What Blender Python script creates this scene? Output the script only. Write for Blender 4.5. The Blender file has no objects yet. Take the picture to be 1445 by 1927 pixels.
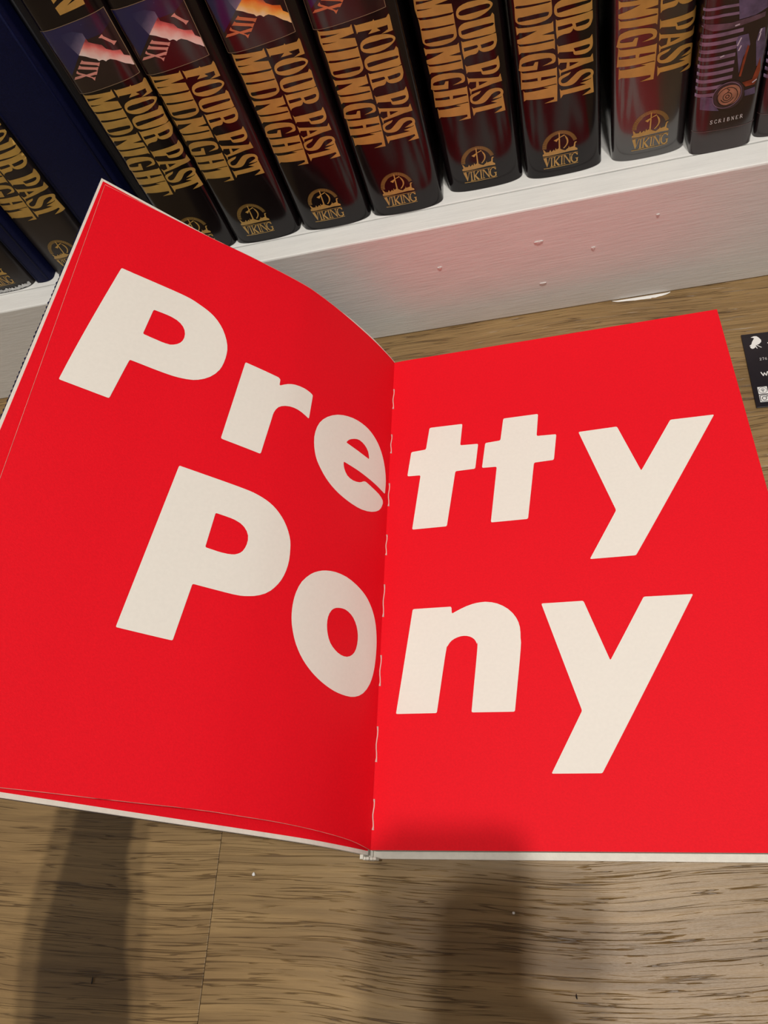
import bpy, bmesh, math, random
import numpy as np
from mathutils import Vector, Matrix
from mathutils.geometry import tessellate_polygon
random.seed(11)
SC = bpy.context.scene
COL = SC.collection

# ------------------------------------------------------------------ camera, world, exposure
CAM_POS = Vector((0.05987553, -0.41515513, 0.43855996))
CAM_ROT = Matrix(((0.9649657132, 0.0972862572, 0.2436730524),
                  (0.0335069638, 0.8754196420, -0.4822009267),
                  (-0.2602276997, 0.4734721053, 0.8414901721)))
cam_data = bpy.data.cameras.new('camera')
cam_data.sensor_fit = 'VERTICAL'
cam_data.sensor_height = 36.0
cam_data.lens = 1381.86 * 36.0 / 1927.0
cam_data.clip_start = 0.004
cam = bpy.data.objects.new('camera', cam_data)
cam.matrix_world = Matrix.Translation(CAM_POS) @ CAM_ROT.to_4x4()
COL.objects.link(cam)
SC.camera = cam

world = bpy.data.worlds.new('room_ambient')
SC.world = world
world.use_nodes = True
wb = world.node_tree.nodes['Background']
wb.inputs[0].default_value = (1.0, 0.95, 0.88, 1)
wb.inputs[1].default_value = 0.40
SC.view_settings.view_transform = 'Standard'
SC.view_settings.look = 'None'
SC.view_settings.gamma = 1.0
SC.view_settings.use_curve_mapping = False
SC.view_settings.exposure = 0.0
LAMPS = [((0.33, -0.565, 2.42), 31.5, 0.085), ((0.17, -0.47, 2.42), 23.0, 0.085)]
LAMP_COLOR = (1.0, 0.945, 0.865)

# ------------------------------------------------------------------ helpers
def tag(o, label=None, cat=None, group=None, kind=None):
    if label: o['label'] = label
    if cat: o['category'] = cat
    if group: o['group'] = group
    if kind: o['kind'] = kind
    return o

def empty(name, loc=(0, 0, 0), parent=None):
    o = bpy.data.objects.new(name, None)
    o.empty_display_size = 0.02
    COL.objects.link(o)
    o.location = loc
    o.parent = parent
    return o

def link(name, me, mat=None, parent=None, smooth=False, loc=None):
    o = bpy.data.objects.new(name, me)
    COL.objects.link(o)
    if mat and not me.materials: me.materials.append(mat)
    if parent: o.parent = parent
    if loc is not None: o.location = loc
    if smooth:
        for f in me.polygons: f.use_smooth = True
    return o

def from_bm(name, bm, mat=None, parent=None, smooth=False, loc=None):
    bmesh.ops.recalc_face_normals(bm, faces=bm.faces[:])
    me = bpy.data.meshes.new(name)
    bm.to_mesh(me); bm.free()
    return link(name, me, mat, parent, smooth, loc)

def box_bm(x0, x1, y0, y1, z0, z1, bevel=0.0, bm=None):
    b2 = bmesh.new()
    vs = [b2.verts.new((x, y, z)) for z in (z0, z1) for y in (y0, y1) for x in (x0, x1)]
    for f in ((0, 2, 3, 1), (4, 5, 7, 6), (0, 1, 5, 4), (2, 6, 7, 3), (0, 4, 6, 2), (1, 3, 7, 5)):
        b2.faces.new([vs[i] for i in f])
    if bevel > 0:
        bmesh.ops.bevel(b2, geom=b2.edges[:], offset=bevel, segments=2, profile=0.5, affect='EDGES')
    if bm is None: return b2
    me = bpy.data.meshes.new('tmp'); b2.to_mesh(me); b2.free(); bm.from_mesh(me); bpy.data.meshes.remove(me)
    return bm

def box(name, dims, mat, parent=None, bevel=0.0, loc=None):
    return from_bm(name, box_bm(*dims, bevel=bevel), mat, parent, False, loc)

def tube_bm(pts, r, bm=None, seg=8, cap=True):
    bm = bm or bmesh.new()
    rings = []
    pts = [Vector(q) for q in pts]
    for i, P in enumerate(pts):
        d = (pts[min(i + 1, len(pts) - 1)] - pts[max(i - 1, 0)]).normalized()
        a = d.orthogonal().normalized(); b = d.cross(a)
        rr = r[i] if isinstance(r, (list, tuple)) else r
        rings.append([bm.verts.new(P + rr * (math.cos(2 * math.pi * k / seg) * a + math.sin(2 * math.pi * k / seg) * b)) for k in range(seg)])
    for A, B in zip(rings, rings[1:]):
        for k in range(seg):
            bm.faces.new((A[k], A[(k + 1) % seg], B[(k + 1) % seg], B[k]))
    if cap:
        bm.faces.new(rings[0]); bm.faces.new(rings[-1][::-1])
    return bm

def nodes_of(m):
    m.use_nodes = True
    nt = m.node_tree
    return nt, nt.nodes['Principled BSDF']

def material(name, color, rough=0.5, spec=0.5, metal=0.0, coat=0.0, coat_rough=0.1):
    m = bpy.data.materials.new(name)
    nt, b = nodes_of(m)
    b.inputs['Base Color'].default_value = (*color, 1)
    b.inputs['Roughness'].default_value = rough
    b.inputs['Specular IOR Level'].default_value = spec
    b.inputs['Metallic'].default_value = metal
    b.inputs['Coat Weight'].default_value = coat
    b.inputs['Coat Roughness'].default_value = coat_rough
    return m

def nd(nt, t, **kw):
    n = nt.nodes.new(t)
    for k, v in kw.items():
        if k in n.inputs: n.inputs[k].default_value = v
        else: setattr(n, k, v)
    return n

def ramp(nt, stops):
    r = nt.nodes.new('ShaderNodeValToRGB')
    e = r.color_ramp.elements
    while len(e) < len(stops): e.new(0.5)
    for k, (p, c) in zip(e, stops):
        k.position = p; k.color = (*c, 1)
    return r

def noisy(name, color, rough, amount=0.12, scale=60.0, stretch=(1, 1, 1), bump=0.0, bump_scale=200.0, bump_stretch=None, spec=0.5, coat=0.0):
    """a plain colour with slight mottling and fine relief"""
    m = material(name, color, rough, spec, coat=coat)
    nt, b = nodes_of(m)
    tc = nd(nt, 'ShaderNodeTexCoord')
    mp = nd(nt, 'ShaderNodeMapping'); mp.inputs['Scale'].default_value = stretch
    nt.links.new(tc.outputs['Object'], mp.inputs[0])
    n = nd(nt, 'ShaderNodeTexNoise', Scale=scale, Detail=5.0)
    nt.links.new(mp.outputs[0], n.inputs['Vector'])
    lo = tuple(c * (1 - amount) for c in color); hi = tuple(min(1, c * (1 + amount * 0.6)) for c in color)
    r = ramp(nt, [(0.3, lo), (0.7, hi)])
    nt.links.new(n.outputs['Fac'], r.inputs[0]); nt.links.new(r.outputs[0], b.inputs['Base Color'])
    if bump > 0:
        mp2 = nd(nt, 'ShaderNodeMapping'); mp2.inputs['Scale'].default_value = bump_stretch or stretch
        nt.links.new(tc.outputs['Object'], mp2.inputs[0])
        n2 = nd(nt, 'ShaderNodeTexNoise', Scale=bump_scale, Detail=6.0, Roughness=0.6)
        nt.links.new(mp2.outputs[0], n2.inputs['Vector'])
        bp = nd(nt, 'ShaderNodeBump', Strength=bump, Distance=0.001)
        nt.links.new(n2.outputs['Fac'], bp.inputs['Height']); nt.links.new(bp.outputs[0], b.inputs['Normal'])
    return m

def contours(s):
    return [[tuple(float(t) for t in q.split(',')) for q in c.split()] for c in s.split('|')]

def flat_bm(cs, bm=None):
    """triangulated flat polygon with holes in the xy plane"""
    bm = bm or bmesh.new()
    vv = [[Vector((x, y, 0)) for x, y in c] for c in cs]
    flat = [bm.verts.new(v) for c in vv for v in c]
    for t in tessellate_polygon(vv):
        try: bm.faces.new([flat[i] for i in t])
        except ValueError: pass
    return bm

def slice_bm(bm, axis, step):
    lo = min(v.co[axis] for v in bm.verts); hi = max(v.co[axis] for v in bm.verts)
    k = math.floor(lo / step) + 1
    no = Vector((0, 0, 0)); no[axis] = 1
    while k * step < hi:
        co = Vector((0, 0, 0)); co[axis] = k * step
        bmesh.ops.bisect_plane(bm, geom=bm.verts[:] + bm.edges[:] + bm.faces[:], dist=1e-6, plane_co=co, plane_no=no)
        k += 1
    return bm

def stroke(pts, w, bm):
    """flat ribbon along a polyline, in the xy plane"""
    for (xa, ya), (xb, yb) in zip(pts, pts[1:]):
        d = Vector((xb - xa, yb - ya)); L = d.length
        if L < 1e-9: continue
        d /= L; n = Vector((-d.y, d.x)) * w / 2; e = d * w * 0.25
        bm.faces.new([bm.verts.new((q.x, q.y, 0)) for q in (Vector((xa, ya)) - e + n, Vector((xa, ya)) - e - n, Vector((xb, yb)) + e - n, Vector((xb, yb)) + e + n)])
    return bm

def catmull(K, a):
    n = len(K) - 1
    s = min(max(a, 0.0), 1.0) * n
    i = min(int(s), n - 1); t = s - i
    P0 = K[i - 1] if i > 0 else 2 * K[0] - K[1]
    P3 = K[i + 2] if i + 2 <= n else 2 * K[n] - K[n - 1]
    P1, P2 = K[i], K[i + 1]
    return .5 * (2 * P1 + (P2 - P0) * t + (2 * P0 - 5 * P1 + 4 * P2 - P3) * t * t + (3 * P1 - P0 - 3 * P2 + P3) * t ** 3)

def sheet(name, fn, th, na, nb, mat, parent, smooth=True, edge=None):
    """a thin solid sheet: fn(a,b) is the reader's side, th goes the other way"""
    bm = bmesh.new()
    P = [[Vector(fn(i / na, j / nb)) for j in range(nb + 1)] for i in range(na + 1)]
    N = [[None] * (nb + 1) for i in range(na + 1)]
    for i in range(na + 1):
        for j in range(nb + 1):
            da = P[min(i + 1, na)][j] - P[max(i - 1, 0)][j]; db = P[i][min(j + 1, nb)] - P[i][max(j - 1, 0)]
            n = da.cross(db).normalized()
            if n.z < 0: n = -n
            N[i][j] = n
    A = [[bm.verts.new(P[i][j]) for j in range(nb + 1)] for i in range(na + 1)]
    B = [[bm.verts.new(P[i][j] - N[i][j] * th) for j in range(nb + 1)] for i in range(na + 1)]
    for i in range(na):
        for j in range(nb):
            bm.faces.new((A[i][j], A[i + 1][j], A[i + 1][j + 1], A[i][j + 1]))
            bm.faces.new((B[i][j], B[i][j + 1], B[i + 1][j + 1], B[i + 1][j]))
    loop = [(i, 0) for i in range(na)] + [(na, j) for j in range(nb)] + [(i, nb) for i in range(na, 0, -1)] + [(0, j) for j in range(nb, 0, -1)]
    for (i, j), (k, l) in zip(loop, loop[1:] + loop[:1]):
        bm.faces.new((A[i][j], A[k][l], B[k][l], B[i][j]))
    o = from_bm(name, bm, mat, parent)
    if smooth:
        for f in o.data.polygons: f.use_smooth = True
        e = o.modifiers.new('sharp', 'EDGE_SPLIT'); e.split_angle = math.radians(40)
    return o

# ------------------------------------------------------------------ outlines of the printed lettering
LEFT={
'P':'849.8,166.8 848.9,164.8 847.3,163.6 845.1,163.2 817.9,163 789.1,162.4 764.6,161.7 743.7,161.1 726.6,160.9 714,161.3 705.1,162.1 698.5,163.1 692.6,164.5 685.6,166.1 675.6,168.5 665.9,171.2 656.7,174.5 648.1,178.3 637.8,184.5 628.7,191.6 620.8,199.6 614,208.9 608.3,219 604.2,229.1 601.9,238.7 601.1,248.3 601.1,257.8 601.9,267.8 603.6,277.7 606.3,286.8 612.7,298.8 621.1,309 631.3,317.4 642.5,323.9 653.1,328.3 666.3,331.5 674.4,332.9 683.1,334.2 693.4,335.3 706.2,336.1 718.8,336.5 733.2,336.8 748.5,336.9 764.1,337 776.6,337.2 778.3,337.5 779.5,338.6 780.2,340.4 797.1,418.6 797.8,420.3 799.1,421.3 800.9,421.6 914,420.6 916.6,420.3 918,419.3 918,417.7|763,223 762.4,221 761.4,219.8 759.8,219.4 754,219 745.3,218.5 737.1,218.2 729.9,218.4 719.2,220.2 711.2,223.6 704.5,228.6 699.8,234.7 697,242 696.2,249.6 697.3,256.8 700.5,263.4 705.6,269 712.1,273.4 717.7,276.1 727.3,277.5 734,277.8 742.2,277.7 751.2,277.6 760.4,277.4 766.5,277.3 768,276.9 768.8,275.8 768.9,273.9',
'r':'566.1,252.6 565.7,250.6 564.7,249.3 563.3,249 503.2,250.8 501.9,250.9 500.7,251.2 499.6,251.7 497.4,252.9 496.5,253.6 495.9,254.6 495.7,255.8 495.5,264.3 495,266.1 493.7,266.6 491.5,265.8 484.8,262 472.2,256.6 457.7,252.5 440.4,249.4 419.6,247.1 401.7,245.9 389.4,246.3 381.5,247.2 379.5,247.4 377.5,247.8 375.8,248.3 372.3,249.4 370.9,250.2 370.1,251.3 369.9,252.8 371.8,302.7 372.3,304.6 373.7,305.6 376.1,305.5 385,303.3 398.4,300.9 413,299.9 430,300.3 448.6,302.2 465.3,305.3 478.1,309.6 487.3,315 493,321.9 496.5,329.9 497.7,335 499.1,348 500.6,359.8 502.4,374.7 504.3,391.3 506.2,408.1 507.5,420.5 508.1,422.3 509.2,423.4 511,423.8 573.4,421.9 574.7,421.5 575.5,420.3 575.7,418.6',
'e':'50.5,350.2 43.4,349.8 38.9,348.5 37.4,346.4 36.2,339.4 35,328.5 36.4,317.9 41.7,307.7 49.7,297.9 60,288.6 72.1,279.6 84.8,271 97.2,263.2 109.2,256.5 121.3,250.6 134,245.7 147.4,241.6 161.2,238.3 175.4,236.1 190.2,235.2 205.2,235.3 218.8,236.2 236.7,239.2 253.4,243.9 269.3,249.8 285,257.3 301.1,266.9 316,277.7 328.1,289.1 337.4,301 343.3,313.4 346.6,325.8 347.7,337.3 346.2,349.1 343.8,358.2 340.1,367.8 335.4,376.5 329.6,384 322.7,390.6 314.9,396.9 306.3,403.1 296.9,408.8 286.8,413.9 276.2,418.2 264.9,421.8 252.8,424.7 239.1,426.8 224,428.2 209.2,428.7 188.6,428.1 168.6,425.6 147,420.8 125.2,414.3 104.2,406.6 84.3,398.3 69.3,389.8 59.7,381.9 53.7,374.9 56.7,369.3 72.7,365.7 92.9,363.3 113.1,362.1 132.3,361.4 150.1,360.6 164,360.3 170.1,361.4 170.9,362.2 172.8,362.7 174.7,363.5 176.6,364.5 181.2,367.6 189.6,371.9 201.4,375.5 213.6,377.7 224.6,377.8 234.1,375.7 241.4,370.5 246.6,363.9 249.1,357.5 249.5,354.1 249.5,352.3 248.4,351.2 246.1,350.7 235.5,350.2 219.9,349.4 204.2,348.7 189.2,348.4 174.9,348.3 160.4,348.2 137.8,348.1 113.1,348.5 82.4,349.7|246.2,305.5 247.7,305.1 248,304 246.9,302.3 245.7,300.1 241,294.8 233.6,289.3 224.9,284.3 216.2,280.6 206.6,278.4 195.6,278.5 184.7,280.3 175.2,283.8 167.3,289 162.6,296.3 160.7,301.2 160.4,302.9 161.9,304.1 165,304.5 175.8,304.9 191.6,305.2 207,305.3 221.7,305.5 235.9,305.5',
'P2':'633.7,500 633.2,498.4 632.1,497.4 630.4,497.2 609.3,497.7 586.2,498.3 566,498.9 548.3,499.5 533.4,500.1 522.2,500.7 514.1,501.1 507.9,501.7 502.2,502.4 495.1,503.5 484.1,505.2 472.5,507.3 460.2,509.8 447.4,512.9 434.5,516.7 422.4,521.2 411.9,526.2 403.1,531.4 393.5,539.2 385.6,547.6 379.6,555.9 375.7,563.5 373.6,570.9 372.3,579.1 371.4,588.5 371.3,598.6 372.7,608.7 375.5,618.8 379.8,628.7 385.4,638.1 392.8,647 401.5,655.2 410.9,662.3 425.7,669.8 442.1,675.4 459.1,679.9 475.9,683.2 484.7,684.8 493.4,686.1 506.8,687 517.8,687.2 530.1,687.2 542.8,687.1 555.2,686.9 564.8,686.7 566,687 566.8,687.9 567.1,689.3 574.6,776.6 574.9,777.9 575.7,778.7 576.8,778.9 659.9,777.2 661.4,777 662.2,776.2 662.4,774.9|558.3,562.4 558,560.8 557.2,559.9 556,559.7 550.7,559.9 543,560.2 535.4,560.7 528.8,561.6 519,564.5 511.6,568.8 505.3,574.9 501.1,582.1 499.7,589.8 500.4,597.6 502.4,604.8 505.5,611 509.3,615.4 513.7,618.6 517.8,620.9 522.9,622.4 529.5,623.5 537.9,624 543.2,623.9 549.2,623.5 555.5,623.1 559.4,622.8 560.5,622.5 561.2,621.5 561.4,620',
'o':'263.9,587.5 250.9,583.9 236,581 218.5,579.2 199.5,578.7 180.9,579.8 162.3,582.1 149.1,584.3 135.4,587.1 122.1,590.5 110,594.6 98.5,599.5 87.2,604.9 75.9,610.7 65.2,617.1 55.6,624.2 47.6,632.2 41.2,641.1 36.5,650.4 33.4,659.9 31.9,669.9 31.9,680.4 32.8,688.9 34.5,697.8 37.1,706.6 40.6,714.9 46.4,725 53.7,734.4 62.7,743.3 79,755.9 96.1,766.5 112.8,774.3 129.2,779.9 144.7,783.6 161.1,785.7 173.7,786.6 187.2,787 200.6,786.6 213.5,785.3 226,783.3 237.7,780.8 248.6,777.9 259,774.5 269,770.6 278.7,766.1 288,761.2 296.9,755.7 305.5,749.5 313.4,742.6 320.4,735.7 326.1,728.7 330.8,721.6 334.7,714.7 339.2,705.4 342.1,695.9 343.4,688.6 344.1,680.8 344.1,672.9 343.3,665.1 341.9,657.2 339.5,649.4 334.3,637.8 326.9,626.6 316.1,616 304.4,606.7 294.2,600.4 284.4,595.5 274.6,591.2|215,642.9 204.6,640.6 192.8,639.4 181.4,640.3 170.6,642.7 161.2,646.5 153.2,651.6 146.5,658 141.6,665.2 138.6,672.7 137.6,680.7 138.4,689.6 141.1,698.1 145.4,705.1 151.6,711 160.2,716.3 170.2,720.2 180.9,722.1 191.7,722.3 201.6,721.1 210.9,718.7 219.7,715.2 227.5,710.5 233.4,704.4 237.8,697.4 241,690.2 242.8,682.8 243.3,675.2 242.4,667.8 239.7,660.9 235.9,655 231.8,650.8 227,647.7 221.8,645.1',
}
RIGHT={
't':'122.1,197.6 123.1,195.4 125,194.1 127.9,193.7 219.8,195.1 222.4,195.6 223.8,196.9 224,199.1 217.3,243.8 217.5,246 218.9,247.3 221.5,247.8 265.8,249.4 268.3,249.9 269.7,251.2 269.8,253.3 260.4,304.5 259.5,306.5 257.7,307.7 255.1,308.1 206.2,308.2 203.6,308.6 201.7,309.9 200.8,311.9 176.6,427.3 175.8,429.2 174,430.3 171.4,430.6 81.1,430 78.7,429.6 77.3,428.4 77.1,426.5 97,311.5 96.9,309.4 95.5,308.1 92.9,307.6 62.3,306.5 59.7,306 58.3,304.7 58.1,302.6 66.8,252.4 67.7,250.3 69.6,248.9 72.4,248.4 107.7,247.1 110.5,246.6 112.4,245.2 113.3,243.1',
't2':'347.1,199.9 348.1,197.8 350,196.5 352.7,196.1 445.9,196.5 448.3,196.9 449.7,198.2 449.8,200.3 441.5,245.7 441.7,247.8 443,249.1 445.4,249.6 492.3,251.2 494.7,251.6 495.9,253 495.9,255 483.9,306.4 483,308.4 481.2,309.7 478.7,310.1 431.8,310.8 429.3,311.3 427.5,312.5 426.6,314.5 400.6,429.7 399.7,431.5 398,432.6 395.6,433 303.2,432.3 300.8,431.9 299.6,430.8 299.4,428.9 321.3,313.2 321.2,311.2 319.9,309.9 317.5,309.4 283.9,308.3 281.5,307.9 280.1,306.6 280.1,304.6 290.7,253.9 291.6,251.8 293.5,250.5 296.1,250 331.6,248.8 334.2,248.3 336.1,247 337,244.9',
'y':'559.7,256.6 559.3,254.6 560.4,253.4 562.6,253 660.3,252.2 662.9,252.6 664.8,253.7 666.1,255.6 707.4,353.7 708.5,355.2 709.8,355.3 711.4,354.1 804.5,255.5 806.4,253.9 808.8,253 811.4,252.7 916.7,253.8 918.6,254.1 919.1,255.1 918,256.7 664.3,524.4 662.6,525.8 660.5,526.7 658.1,527 552.6,526.5 550.7,526.2 550.1,525.3 550.9,523.8 627.5,436.8 628.7,434.9 629.1,433 628.7,431',
'n':'83.6,598.6 84.4,596.9 86,595.9 88.5,595.5 183.5,596.3 185.8,596.6 187.3,597.7 187.9,599.4 188.4,607 189,608.6 190.3,609.2 192.3,608.8 201.1,605.6 214.1,601.4 227.9,597.5 242.8,594.4 253.8,593 265.3,592.2 276.5,592.1 292.2,593.8 307,597.1 321.3,602.3 334.2,609 344.8,617.1 353,625.9 358.2,634.6 361,643.7 361.7,653.3 361.2,663.6 361.5,667.9 361.5,672.6 359.3,686.7 356.2,702.6 352,723 347.2,745.7 342.4,768.7 338.5,787.4 337.8,788.8 336.3,789.7 334.2,790 238.8,788.4 236.7,788 235.6,787.1 235.4,785.7 238.7,765.4 242.8,740.5 246.9,716 250.4,694.4 252.9,678.4 253.9,667.2 251.9,669.3 249.6,664.9 245.9,660.9 240.9,657.8 234.7,655.4 227.4,653.8 219.5,653.2 211.2,653.7 202.9,655.2 194.8,657.5 187.5,660.9 181.7,665.2 177.2,670.5 175.4,671 172.1,683.8 168.7,699.2 164.4,719.5 159.7,742.4 154.9,765.6 151,784.5 150.3,785.9 148.8,786.8 146.5,787.1 52.4,786 50.2,785.7 49,784.8 48.9,783.3',
'y2':'418.9,606.3 418.8,604.7 419.7,603.8 421.8,603.5 517.3,604.3 519.6,604.6 521.3,605.6 522.4,607.1 566.6,709.8 567.4,710.9 568.5,711 569.8,710 662.1,607.6 663.7,606.2 665.7,605.4 668,605.2 773.8,606.9 775.6,607.2 776,608 775.2,609.4 523.3,887.5 521.9,888.7 520.1,889.4 518.1,889.6 415.6,888.9 413.8,888.7 413.2,888 413.8,886.8 489.7,794.9 490.6,793.4 490.9,791.8 490.6,790.2',
}
TITLE={
'F':'25.4,128.4 26.5,127.7 35.9,127.6 36.6,128.3 36.9,127.4 43.6,127 45.2,128.4 45.6,127.4 45.5,119.3 38.8,119.5 43.1,120.8 43.3,123.1 37.2,123.3 38.9,121.5 31.7,121.5 34.5,123.4 26.4,123.9 25.6,123',
'O':'25.6,116.7 26.3,117.9 27.6,118.9 29.8,119.6 32.5,120 35.5,119.9 38.5,119.5 41.1,118.8 43.1,117.9 44.7,116.8 45.6,115.7 45.8,114.9 45.5,114.1 44.8,113.4 43.4,112.6 41.2,111.7 38.5,111 35.6,110.7 32.7,110.7 30.1,111.1 27.9,111.8 26.4,112.6 25.5,113.7 25.3,115.2|26.7,115.5 27.3,116.2 28.7,116.7 31.3,116.9 34.4,116.8 38,116.8 41.1,116.5 42.8,116.2 43.7,115.8 44.3,115.2 44.4,114.6 44.1,114.1 43.2,113.7 41,113.7 38.1,113.8 35.7,113.8 33,113.8 30.7,113.8 28.6,113.9 27.4,114.2 26.7,114.8',
'U':'45,110.6 45.8,109.1 45.5,104 45.5,99.9 43.8,99.5 40.5,100 37,100.3 33.7,100.6 31.1,100.7 28.4,101 27.2,101.4 26,102.2 25.2,103.3 24.9,104.6 25,106 25.2,107.2 25.8,108.3 27.1,109.2 29,109.8 31.5,109.8 34.7,109.6 37.5,109.5 40.6,109.4 43.7,109.1|26.5,105.3 26.5,105.9 28.6,106.2 31.6,106.3 35.7,106.2 40.2,105.9 44.4,105.4 45.3,104.7 44.3,103.9 40.1,104.1 35.6,104 31.4,103.8 28.4,103.6 26.6,103.7 26.7,104 26.4,104.6',
'R':'25.6,100.5 26.4,99.7 44.6,99.3 45.6,99.2 45.7,97 45.6,94.9 45,93.2 44.3,91.9 43.2,91.1 41.9,90.8 40.2,90.7 38.4,90.9 36.9,91.3 35.8,92 35.2,92.6 34.8,93.3 34.5,92.7 34.2,92.2 33.5,91.6 32.6,91.3 31.2,91.3 29.7,91.4 28.1,91.2 26.5,90.8 25.6,89.7 25.3,94|26.3,96.3 33.9,96.2 34.3,95.9 34.4,95.5 34.6,94.9 33.8,94.5 30.5,94.3 26.4,94.2|36.1,95.6 39.9,95.7 42.9,95.7 43.8,95.3 43.8,94.9 43.7,94.3 43.3,93.8 42.6,93.5 41.4,93.3 39.1,93.4 36.5,93.5',
'P':'25.5,86.7 26.2,85.4 43.7,85 45.1,86.5 45.3,84.8 45.4,83.1 45.4,81.3 45.2,79.8 44.7,78.7 43.8,77.9 42.6,77.4 40.9,77.1 38.9,77.3 36.8,77.7 35.5,78 34.6,78.5 34.3,79.4 34.2,80.4 26.4,81.9 25.6,81|34.5,82.2 37.5,82.1 40.5,82 42.7,81.8 43.7,81.4 43.7,81.1 43.6,80.5 43.1,80 42.4,79.7 40.9,79.6 38.4,79.8 35.3,80.1',
'A':'25.5,79.3 26.3,78 43.8,74 45.1,75.6 45.5,70.8 40.1,71.1 26.8,69.7 26,67.5 25.6,72.6 26.8,71 29.8,71.6 30.4,75 26.6,75.7 25.6,74.4|31.8,74.7 37.3,73.4 31.8,72.2',
'S':'25.1,65.9 25.3,66.8 26.2,67.6 29,68.3 32.4,68.8 31.9,68.1 31.1,67.3 29.2,66.6 27.3,66 26.6,65.3 26.3,64.6 26.5,63.9 26.9,63.3 27.8,63 28.7,63 29.7,63.2 30.8,63.8 32.7,65.2 34.7,66.7 36.1,67.6 37.5,68.1 39.3,68.2 41.1,68 42.8,67.4 44.2,66.6 45,65.6 45.4,64.5 45.4,63.4 45,62.4 44.4,61.6 43.2,61.2 41,61.4 38.4,61.8 39.8,62.3 41.1,62.7 42.4,63.1 43.4,63.4 43.8,63.9 43.8,64.4 43.5,64.9 42.9,65.3 42.2,65.5 41.2,65.6 40,65.4 38.5,64.9 37,63.6 35.4,62.2 34,61.3 32.6,60.8 31,60.7 29.4,60.8 27.9,61.1 26.5,61.7 25.6,62.5 25.1,63.5 25,64.7',
'T':'25.4,60.1 26.1,58.8 41.1,58.6 37.4,60.3 43.8,60.9 44.9,62.6 45.3,51.8 38.4,52.4 43.6,54.5 43.2,55.6 27.2,55.8 25.6,53.8',
'M':'3.7,129.2 4.8,128.5 22.7,127.8 24,129 24,124 14.5,123 23.9,121.5 24,117 3.7,117.6 3.1,122|4.6,126.3 16.1,125.8 4.4,124.6|4.3,122 13.3,121.7 4.3,121.1',
'I':'3.9,117.2 4.7,116.2 22.7,115.9 24,116.5 23.9,110.5 23,111 5.2,111.7 4,110.8',
'D':'4,110.9 5,110.3 22.4,110.2 23.9,110.5 24,107.8 23.9,105.4 23.7,104 23.1,103 21.8,102.1 20.1,101.4 17.8,101 15.1,100.8 12.1,100.8 9.2,101 7.2,101.3 5.8,101.8 4.6,102.4 3.8,103.4 3.7,105.1 3.8,107.2 3.9,109|5.2,105.1 5.6,105.4 7.6,105.5 10.5,105.7 14.4,105.9 18.2,105.8 20.8,105.7 22.3,105.4 22.1,105 22,104.3 21.4,103.7 20.8,103.5 18.9,103.5 16.5,103.5 13.3,103.4 10,103.4 7.5,103.2 5.5,103.1 5.1,103.4 4.8,104.2',
'N':'3.6,100.6 4.8,99.7 23,99.2 24.1,100.1 24,94.6 17.2,94 24.2,92.8 24.3,89.5 23.4,90.3 4.6,90.6 3.5,91.2 3.6,93.2 15,96.9 5.1,97.1 3.7,95.8',
'I2':'3.7,90.5 4.7,89.4 23.1,89.3 24.4,89.7 24.1,84.2 23.1,85.1 5.1,85.7 3.8,84.6',
'G':'3.6,79.8 3.9,81.2 4.8,82.4 6.7,83.4 9.3,84.1 12.3,84.2 15.4,84 18.5,83.5 21.2,82.8 23,82 24,80.9 24.3,79.6 24.1,78.4 23.9,77.3 22.8,76.5 19.8,76.3 16.2,76.2 19.2,77 21.5,77.8 22.2,78.3 22.1,78.9 21.7,79.6 20.5,80.2 17.8,80.5 14.4,80.6 10.7,80.5 7.4,80 5.6,79.5 4.7,78.9 4.4,78.1 4.6,77.6 5.7,77.5 7.2,77.5 9.1,77.5 11.2,77.5 12.4,79.4 14.2,79.3 13.2,74.6 9.8,74.8 6.3,74.7 3.7,74.6 2.6,75.2 3,76.5 3.2,78.1',
'H':'3.7,74.6 4.6,73.5 23.6,73.3 24.5,73.8 24.2,63.2 23.3,63.9 4,63.5 2.9,63.1|3.9,69.4 13,69.7 13,67.9 3.9,67.9|15.2,69.7 23.5,69 23.8,68 14.8,67.7',
'T2':'4.1,62.6 4.7,61.5 19.1,62.2 15.9,63.2 21.6,63.4 24.2,63.3 23.5,52.7 15.8,52.9 21.7,54.4 21.8,55.8 5.2,56.7 3.8,55.6',
}
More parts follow.
